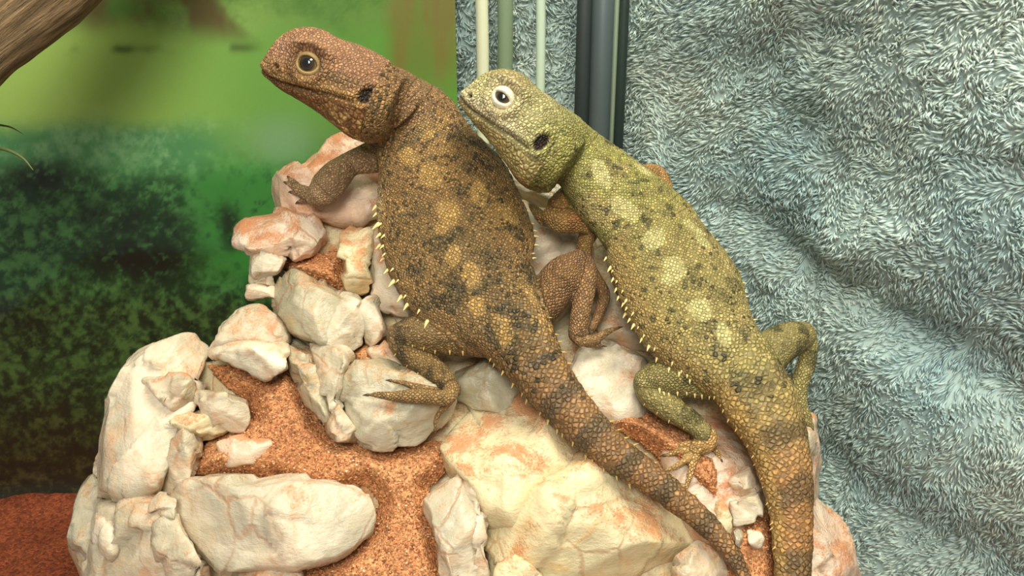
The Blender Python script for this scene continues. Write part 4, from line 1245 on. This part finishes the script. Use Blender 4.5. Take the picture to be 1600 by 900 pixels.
def color_dark(I):
    n = I['n']; co = I['co']
    n1 = fbm(co * 70, 3, 2); n2 = fbm(co * 190, 3, 6); n3 = fbm(co * 480, 2, 9)
    f = I['s'] / I['L']
    C = np.tile(lin3(132, 100, 48), (n, 1))
    C = mix(C, np.tile(lin3(150, 116, 54), (n, 1)), sstep(0.0, 0.5, n1))
    C = mix(C, np.tile(lin3(110, 88, 46), (n, 1)), sstep(0.0, 0.5, n2) * 0.8)
    body = ~I['head'] & ~I['limb']
    C = mix(C, np.tile(lin3(92, 78, 40), (n, 1)), body * sstep(0.20, 0.34, f) * sstep(0.75, 0.2, np.abs(I['lat'])) * sstep(0.66, 0.46, f) * 0.45)
    pale = blotches(I, [(672, 268, 22, 17, 70), (700, 325, 24, 18, 60), (690, 352, 15, 9, 100), (735, 425, 26, 14, 80), (640, 240, 18, 14, 40), (752, 300, 22, 12, 80),
                        (800, 330, 22, 12, 70), (838, 395, 22, 10, 80), (705, 395, 18, 12, 90), (748, 475, 17, 12, 80), (830, 452, 26, 9, 60), (785, 510, 26, 14, 75), (668, 205, 16, 12, 40)], 3)
    C = mix(C, np.tile(lin3(166, 130, 58), (n, 1)), pale * 0.85)
    dk = blotches(I, [(760, 250, 24, 10, 40), (720, 290, 18, 12, 60), (735, 260, 14, 14, 0), (650, 215, 26, 10, -40), (680, 375, 20, 12, 30), (715, 360, 22, 12, -30), (770, 400, 20, 12, 60),
                      (838, 425, 24, 26, 70), (812, 360, 20, 10, 60), (760, 440, 26, 12, -30), (715, 440, 22, 14, 30), (650, 420, 18, 12, 0), (800, 480, 30, 13, 20), (770, 520, 14, 22, 0), (795, 545, 10, 24, 20), (828, 505, 22, 8, 10),
                      (690, 470, 24, 12, 20), (745, 220, 20, 10, 40), (850, 560, 32, 9, -20), (800, 562, 12, 18, 40), (838, 600, 12, 18, 40), (890, 620, 34, 8, -20), (870, 650, 14, 14, 40), (925, 665, 28, 8, -20), (905, 690, 12, 10, 40)], 7, 0.6)
    C = mix(C, np.tile(lin3(70, 62, 34), (n, 1)), dk * 0.5)
    spots = sstep(0.42, 0.62, n3 + 0.5 * n2) * body
    C = mix(C, np.tile(lin3(52, 46, 26), (n, 1)), spots * 0.6 * sstep(0.6, 0.45, f))
    # flanks: paler, dusty gold; whitish by the armpit
    fl = body * sstep(0.72, 0.98, np.abs(I['lat'])) * sstep(0.55, 0.45, f)
    C = mix(C, np.tile(lin3(150, 112, 50), (n, 1)), fl * 0.6)
    arm = body * sstep(0.80, 0.96, I['lat'] * -1 if False else np.abs(I['lat'])) * sstep(0.10, 0.14, f) * sstep(0.26, 0.20, f)
    C = mix(C, np.tile(lin3(212, 184, 118), (n, 1)), arm * sstep(-0.3, 0.3, n3 + 0.3) * 0.85)
    # tail: pinkish brown with dark saddles
    tl = body * sstep(0.47, 0.60, f)
    C = mix(C, np.tile(lin3(140, 100, 56), (n, 1)), tl * 0.75)
    bnd = 0.5 + 0.5 * np.sin(I['s'] * 2 * np.pi / 0.0165 + 1.6 * n1 + 0.8)
    C = mix(C, np.tile(lin3(82, 70, 44), (n, 1)), tl * sstep(0.45, 0.85, bnd) * (0.75 - 0.2 * sstep(0.7, 1.0, f)))
    C = mix(C, np.tile(lin3(150, 114, 54), (n, 1)), body * sstep(0.47, 0.55, f) * sstep(-0.15, -0.55, I['top']) * 0.6)
    # legs
    C = mix(C, mix(np.tile(lin3(134, 106, 54), (n, 1)), np.tile(lin3(84, 68, 36), (n, 1)), sstep(0.0, 0.35, n2 + 0.5 * n1)), I['limb'] * 0.9)
    far = I['limb'] & (I['which'] >= 11)
    C = mix(C, np.tile(lin3(142, 100, 58), (n, 1)), far * 0.6)
    nearm = I['limb'] & (I['which'] <= 5)
    C = mix(C, np.tile(lin3(172, 136, 92), (n, 1)), nearm * 0.85)
    foot = I['limb'] & np.isin(I['which'], [8, 9, 10, 13, 14])
    C = mix(C, np.tile(lin3(160, 124, 68), (n, 1)), foot * 0.7)
    # head: pinkish brown crown, gold lips and beard
    hb, hh = I['hb'], I['hh']
    H = np.tile(lin3(150, 106, 68), (n, 1))
    H = mix(H, np.tile(lin3(166, 120, 82), (n, 1)), sstep(0.0, 0.5, n1))
    H = mix(H, np.tile(lin3(150, 112, 54), (n, 1)), sstep(34, 6, hh) * 0.8)
    H = mix(H, np.tile(lin3(128, 84, 34), (n, 1)), sstep(4, -12, hh) * 0.9)
    H = mix(H, np.tile(lin3(206, 168, 88), (n, 1)), sstep(-8, -20, hh) * sstep(90, 140, hb) * sstep(-0.1, 0.5, n3) * 0.9)
    H = mix(H, np.tile(lin3(176, 136, 66), (n, 1)), np.exp(-((hh - I['hm'] - 7) / 5) ** 2) * I['inm'] * 0.6)
    H = mix(H, np.tile(lin3(92, 76, 34), (n, 1)), np.exp(-(((hb - 118) / 36) ** 2 + ((hh - 26 ) / 9) ** 2)) * 0.7)
    H = mix(H, np.tile(lin3(112, 76, 32), (n, 1)), np.exp(-((I['re'] - 26) / 6) ** 2) * 0.5)
    C = np.where(I['head'][:, None], H, C)
    nk = body * sstep(0.13, 0.03, f)
    C = mix(C, np.tile(lin3(138, 100, 58), (n, 1)), nk * 0.7)
    D = body * (0.16 * sstep(0.0, 0.4, n1 + 0.3) + 0.28 * dk + 0.05) * sstep(0.62, 0.5, f) * (1 - pale)
    return C, D
M_DARK = lizard_mat('brown_scales', (0.30, 0.28, 0.26, 1))
liz1, I1, b1, l1 = build_lizard('lizard', 'dark brown spiny lizard with pinkish head raised, lying beside the greener one', spine_dark, limbs_dark, head_dark, color_dark, M_DARK, (760, 480))
# trunk fraction of the spine for the spikes
flank_spikes(liz1, I1, b1, -1, 0.20, 0.375, 11, 0.0036)
flank_spikes(liz1, I1, b1, -1, 0.235, 0.365, 8, 0.0022, 0.45)
flank_spikes(liz1, I1, b1, 1, 0.18, 0.39, 12, 0.0020)
flank_spikes(liz1, I1, b1, -1, 0.47, 0.72, 16, 0.0022, 0.1, me=SPIKE2, name='scale_spine')
flank_spikes(liz1, I1, b1, 1, 0.47, 0.80, 18, 0.0018, 0.2, me=SPIKE2, name='scale_spine')
def limb_spikes(o, info, p, count, f0, f1, length, dirn, me=SPIKE2, name='scale_spine', latr=0.9, upr=0.35):
    for k in range(count):
        i = int((f0 + (f1 - f0) * (k + 0.5) / count) * (len(p['P']) - 1))
        q, nn = snap(info, p['P'][i] + p['L'][i] * dirn * p['W'][i] * (latr + random.uniform(-.15, .15)) + p['U'][i] * p['HT'][i] * upr)
        put_cone(me, name, o, q, nn * 0.6 + p['L'][i] * dirn * 0.5 + np.array([0, 0, -0.3]), length * random.uniform(0.7, 1.2), 1.1)
def claws(o, lp, ids, length=0.0026):
    for k in ids:
        p = lp[k]
        put_cone(CLAW, 'claw', o, p['P'][-1] + p['T'][-1] * 0.0004, p['T'][-1] + SN * 0.1, length, 1.0, -SN)
limb_spikes(liz1, I1, l1[6], 5, 0.3, 0.8, 0.0016, 1)
limb_spikes(liz1, I1, l1[7], 4, 0.2, 0.8, 0.0012, -1)
claws(liz1, l1, [2, 3, 4, 5, 8, 9, 10, 13, 14])

# ------------------------------------------------------------------ yellow-green lizard
spine_green = spine_rows([
    (846, 195, 46, 0.034, 0.90, 0.85, blend(UP_HEAD, uN, 0.10)),
    (872, 212, 50, 0.031, 0.80, 0.80, blend(UP_HEAD, uN, 0.3)),
    (905, 246, 55, 0.026, 0.66, 0.72, blend(UP_HEAD, uN, 0.6)),
    (950, 292, 66, 0.021, 0.52, 0.58, blend(UP_HEAD, uN, 0.9)),
    (1008, 350, 76, 0.017, 0.44, 0.50, uN),
    (1034, 400, 88, 0.016, 0.42, 0.48, uN),
    (1062, 450, 97, 0.0155, 0.40, 0.46, uN),
    (1086, 498, 93, 0.015, 0.42, 0.46, uN),
    (1118, 540, 78, 0.0140, 0.48, 0.52, uN),
    (1155, 578, 64, 0.0130, 0.56, 0.62, uN),
    (1186, 626, 60, 0.0125, 0.62, 0.68, uN),
    (1213, 684, 49, 0.0120, 0.72, 0.78, uN),
    (1228, 745, 41, 0.0115, 0.82, 0.86, uN),
    (1236, 800, 34, 0.0105, 0.88, 0.9, uN),
    (1238, 853, 30.5, 0.0095, 0.9, 0.9, uN),
    (1239, 900, 28, 0.0085, 0.9, 0.9, uN),
    (1236, 960, 24, 0.0065, 0.9, 0.9, uN),
    (1228, 1030, 18, 0.0040, 0.9, 0.9, uN),
    (1218, 1110, 10, 0.0010, 0.9, 0.9, uN)])
limbs_green = [
    # near arm
    limb_rows([(955, 312, 30, 0.006), (925, 305, 26, 0.009), (898, 306, 23, 0.011), (872, 322, 19, 0.011)]),
    limb_rows([(862, 338, 18, 0.010), (880, 346, 20, 0.011), (908, 345, 20, 0.011), (922, 356, 17, 0.008), (914, 380, 13, 0.004), (912, 405, 12, 0.002)]),
    limb_rows([(868, 345, 13, 0.008), (850, 342, 11, 0.006), (838, 330, 8, 0.004), (830, 322, 5, 0.003)]),
    limb_rows([(912, 405, 12, 0.001), (930, 435, 11, 0.0), (944, 460, 10, 0.0), (938, 485, 9, 0.0), (924, 515, 7, 0.0)]),
    # far arm shows as an elbow over the shoulder
    limb_rows([(975, 300, 22, 0.0), (1000, 280, 19, -0.004), (1020, 272, 17, -0.006), (1034, 282, 14, -0.006), (1040, 305, 12, -0.006), (1036, 330, 10, -0.006)]),
    # near hind leg
    limb_rows([(1135, 590, 40, 0.0), (1105, 590, 35, 0.002), (1070, 589, 33, 0.003), (1030, 588, 27, 0.004), (1008, 596, 20, 0.004)]),
    limb_rows([(1006, 600, 18, 0.003), (1018, 617, 21, 0.003), (1046, 637, 22, 0.003), (1080, 659, 18, 0.003), (1104, 680, 15, 0.003)]),
    limb_rows([(1106, 678, 14, 0.003), (1108, 690, 14, 0.002), (1094, 697, 15, 0.001), (1082, 703, 11, 0.0005)]),
    limb_rows([(1088, 694, 6.5, 0.0025), (1070, 694, 5.5, 0.003), (1052, 699, 3.5, 0.001)]),
    limb_rows([(1084, 698, 7, 0.002), (1064, 704, 5.8, 0.0025), (1050, 709, 5, 0.001), (1040, 711, 3, 0.0)]),
    limb_rows([(1084, 703, 7, 0.002), (1072, 718, 6, 0.0025), (1056, 729, 5, 0.001), (1040, 736, 3, 0.0)]),
    limb_rows([(1090, 706, 8, 0.002), (1084, 722, 6.2, 0.0025), (1078, 742, 5.5, 0.0015), (1071, 766, 3.4, 0.0)]),
    limb_rows([(1110, 690, 8, 0.001), (1118, 702, 5.6, 0.001), (1126, 718, 3.4, 0.0)]),
    # far hind leg
    limb_rows([(1175, 572, 40, 0.0), (1205, 548, 33, 0.0), (1234, 530, 28, -0.001), (1254, 523, 22, -0.002)]),
    limb_rows([(1256, 522, 20, -0.002), (1263, 540, 15, -0.003), (1260, 570, 14.5, -0.004), (1250, 598, 14, -0.005), (1250, 630, 12, -0.006), (1260, 652, 9, -0.005), (1268, 668, 5, -0.005)]),
]
d2 = depth(S(850, 215, 0.036))
M0, fw, upv = head_frame((720, 152), (828, 232), d2, 0.02, 0.16)
head_green = dict(tone=1.12, M0=M0, fwd=fw, up=upv, sc=d2 / FPX * 0.97, bs=1.0, eye=(785, 153), eye_r=18.5, mouth_px=[(727, 166), (745, 180), (770, 196), (800, 214), (828, 233)], nostril_px=(735, 150), ear_px=(845, 223), ear_tilt=-8,
                  eye_cols=(lin3(10, 9, 6), lin3(72, 60, 34), lin3(150, 132, 84)), lid_open=(0.74, 0.34, 0.56), lid_out=(1.38, 1.22), lid_puff=0.16,
                  lid_mat=lid_mat('white_lid', (255, 255, 255), (210, 210, 210)), lid_cols=(lin3(226, 218, 192), lin3(206, 200, 160)))
def color_green(I):
    n = I['n']; co = I['co']
    n1 = fbm(co * 70, 3, 102); n2 = fbm(co * 190, 3, 106); n3 = fbm(co * 430, 2, 109)
    f = I['s'] / I['L']
    body = ~I['head'] & ~I['limb']
    C = np.tile(lin3(156, 142, 72), (n, 1))
    C = mix(C, np.tile(lin3(150, 146, 62), (n, 1)), body * sstep(0.30, 0.16, f))
    C = mix(C, np.tile(lin3(170, 150, 84), (n, 1)), sstep(0.0, 0.5, n1) * 0.8)
    C = mix(C, np.tile(lin3(128, 116, 58), (n, 1)), sstep(0.05, 0.5, n2) * 0.6)
    # flank below: warmer ochre
    C = mix(C, np.tile(lin3(158, 126, 58), (n, 1)), body * sstep(0.35, 0.85, -I['lat']) * sstep(0.2, 0.3, f) * 0.7)
    dk = blotches(I, [(1045, 330, 16, 10, 20), (1075, 420, 14, 10, 0), (1130, 455, 26, 12, 30), (1090, 440, 20, 10, -20), (1150, 440, 20, 12, 60), (1110, 505, 16, 10, 0), (1160, 510, 16, 12, 0),
                      (1125, 545, 14, 12, 0), (1000, 300, 12, 8, 40), (960, 255, 26, 8, 35), (925, 270, 12, 10, 0), (1180, 590, 26, 10, 20), (1230, 575, 22, 16, 60), (1150, 600, 12, 12, 0), (1165, 640, 18, 14, 0),
                      (1225, 625, 24, 10, 10), (1190, 690, 26, 9, 0), (1240, 700, 20, 9, 0), (1210, 745, 30, 8, 0)], 107, 0.7)
    C = mix(C, np.tile(lin3(92, 86, 44), (n, 1)), dk * 0.5)
    n4 = fbm(co * 330, 1, 119)
    sp = sstep(0.50, 0.66, n4) * body * sstep(0.58, 0.48, f)
    C = mix(C, np.tile(lin3(66, 68, 34), (n, 1)), sp * 0.75)
    pale = blotches(I, [(980, 322, 26, 15, 40), (942, 268, 26, 13, 65), (1020, 368, 22, 15, -60), (1052, 415, 20, 17, 60), (1045, 430, 15, 12, 0), (1095, 478, 22, 16, 30), (1130, 518, 20, 12, 80), (1088, 352, 20, 8, 40), (1100, 372, 14, 8, 50),
                        (1010, 262, 18, 8, 40)], 103, 0.30)
    C = mix(C, np.tile(lin3(192, 184, 112), (n, 1)), pale * 0.9)
    # tail turns orange-brown, banded
    tl = body * sstep(0.52, 0.72, f)
    C = mix(C, np.tile(lin3(164, 112, 54), (n, 1)), tl * 0.9)
    bnd = 0.5 + 0.5 * np.sin(I['s'] * 2 * np.pi / 0.021 + 1.8 * n1)
    C = mix(C, np.tile(lin3(96, 78, 42), (n, 1)), body * sstep(0.50, 0.58, f) * sstep(0.4, 0.8, bnd) * 0.75)
    C = mix(C, np.tile(lin3(184, 148, 70), (n, 1)), body * sstep(0.48, 0.56, f) * sstep(0.45, 0.8, -I['lat']) * 0.7)
    # limbs
    C = mix(C, mix(np.tile(lin3(154, 142, 76), (n, 1)), np.tile(lin3(92, 86, 42), (n, 1)), sstep(0.0, 0.35, n2 + 0.4 * n1)), I['limb'] * 0.95)
    arm = I['limb'] & np.isin(I['which'], [0, 1, 2, 4])
    C = mix(C, mix(np.tile(lin3(182, 140, 68), (n, 1)), np.tile(lin3(146, 92, 36), (n, 1)), sstep(-0.3, 0.4, n1)), arm * 0.9)
    C = mix(C, np.tile(lin3(150, 104, 62), (n, 1)), (I['limb'] & (I['which'] == 3)) * 0.8)
    foot = I['limb'] & np.isin(I['which'], [7, 8, 9, 10, 11, 12])
    C = mix(C, np.tile(lin3(204, 158, 84), (n, 1)), foot * 0.85)
    # head
    hb, hh = I['hb'], I['hh']
    H = np.tile(lin3(172, 166, 106), (n, 1))
    H = mix(H, np.tile(lin3(160, 144, 88), (n, 1)), sstep(48, 66, hh) * sstep(110, 60, hb))
    H = mix(H, np.tile(lin3(150, 140, 80), (n, 1)), sstep(0.0, 0.5, n2) * 0.7)
    H = mix(H, np.tile(lin3(208, 196, 150), (n, 1)), np.exp(-((hh - I['hm'] - 10) / 14) ** 2) * sstep(150, 90, hb) * 0.8)
    H = mix(H, np.tile(lin3(206, 190, 138), (n, 1)), np.exp(-((I['re'] - 24) / 10) ** 2) * 0.6)
    H = mix(H, np.tile(lin3(196, 176, 98), (n, 1)), sstep(2, -14, hh) * 0.7)
    H = mix(H, np.tile(lin3(150, 100, 40), (n, 1)), sstep(-38, -56, hh) * 0.75)
    H = mix(H, np.tile(lin3(150, 150, 62), (n, 1)), sstep(120, 168, hb) * sstep(-10, 10, hh) * 0.6)
    H = mix(H, np.tile(lin3(92, 90, 46), (n, 1)), sstep(0.34, 0.5, n3) * sstep(100, 140, hb) * 0.6)
    C = np.where(I['head'][:, None], H, C)
    D = body * (0.12 * sstep(0.0, 0.5, n1 + 0.15) + 0.22 * dk) * sstep(0.62, 0.5, f) * (1 - pale)
    return C, D
M_GREEN = lizard_mat('olive_scales', (0.42, 0.38, 0.30, 1))
liz2, I2, b2, l2 = build_lizard('lizard', 'yellow-green spiny lizard with cream blotches resting its chin on the darker one', spine_green, limbs_green, head_green, color_green, M_GREEN, (1110, 540))
flank_spikes(liz2, I2, b2, -1, 0.27, 0.47, 15, 0.0026)
flank_spikes(liz2, I2, b2, -1, 0.29, 0.47, 12, 0.0020, 0.42)
flank_spikes(liz2, I2, b2, 1, 0.24, 0.46, 12, 0.0016)
flank_spikes(liz2, I2, b2, -1, 0.52, 0.78, 16, 0.0016, 0.15, me=SPIKE2, name='scale_spine')
limb_spikes(liz2, I2, l2[5], 8, 0.25, 0.85, 0.0020, 1, me=SPIKE, name='spike')
limb_spikes(liz2, I2, l2[6], 4, 0.2, 0.8, 0.0012, -1)
claws(liz2, l2, [2, 3, 8, 9, 10, 11, 12, 14])

# ------------------------------------------------------------------ branch and dry stems by the backdrop
def branch():
    a = at_depth(-150, 160, 0.33); b = at_depth(212, -170, 0.35)
    n = 90
    t = np.linspace(-0.35, 1.3, n)
    P = a + (b - a) * t[:, None]
    P[:, 2] += 0.0008 * np.sin(t * 9)
    R = 0.0185 + 0.0012 * np.sin(t * 9 + 2)
    n_r = 56
    V, F = tube(P, R, n_r)
    V = np.array(V); ax = (b - a) / np.linalg.norm(b - a)
    c = np.repeat(P, n_r, 0); d = V - c; r = np.linalg.norm(d, axis=1)[:, None]; d = d / r
    al = (V - a) @ ax
    ang = np.arctan2(d @ np.cross(ax, [0, 0, 1.0]), d[:, 2])
    q = np.stack([np.cos(ang) * 5, np.sin(ang) * 5, al * 26], 1)
    V = V + d * (0.0022 * fbm(q, 4, 3) + 0.0011 * fbm(q * np.array([3, 3, 1.2]), 3, 8))[:, None]
    t_ = NT('rough_bark')
    pos = t_.attr('grain', 'Vector')
    n1 = t_.noise(pos, 1.4, 5, 0.65, 0.6); n2 = t_.noise(pos, 5.0, 4, 0.7)
    c_ = t_.ramp(n1, [(0.30, lin(66, 54, 38)), (0.48, lin(124, 104, 76)), (0.62, lin(158, 134, 100)), (0.78, lin(128, 92, 68))])
    c_ = t_.mix(t_.range(n2, 0.52, 0.66, 0, 0.6), c_, lin(78, 58, 34))
    t_.bsdf(Base_Color=c_, Roughness=0.8, Specular_IOR_Level=0.2, Normal=t_.bump(t_.math('ADD', n1, n2), 0.7, 0.002))
    me = new_mesh('branch', V, F); set_vec(me, 'grain', q)
    o = link('branch', me, t_.m, None, P[0])
    tag(o, 'rough brown bark branch slanting in front of the printed backdrop', 'branch')
branch()
M_STEM = simple_mat('dry_stem', (92, 104, 58), 0.6, 0.3, 0.2, 200)
def stem(pix, depths, r, label):
    P = spline(np.array([at_depth(x, y, d) for (x, y), d in zip(pix, depths)]), 40)
    R = np.interp(np.linspace(0, 1, 40), [0, 0.7, 1], [r, r * 0.8, r * 0.25])
    V, F = tube(P, R, 8)
    o = link('plant_stem', new_mesh('plant_stem', V, F), M_STEM, None, P[0])
    tag(o, label, 'stem')
stem([(-120, 330), (-80, 230), (-30, 198), (10, 197), (36, 209)], [0.37, 0.37, 0.37, 0.37, 0.37], 0.0006, 'upper thin dry stem arching before the printed backdrop')
stem([(-120, 360), (-70, 270), (-25, 236), (5, 233), (34, 246), (52, 266)], [0.36, 0.36, 0.36, 0.36, 0.36, 0.36], 0.0008, 'lower thicker dry stem curving down before the printed backdrop')
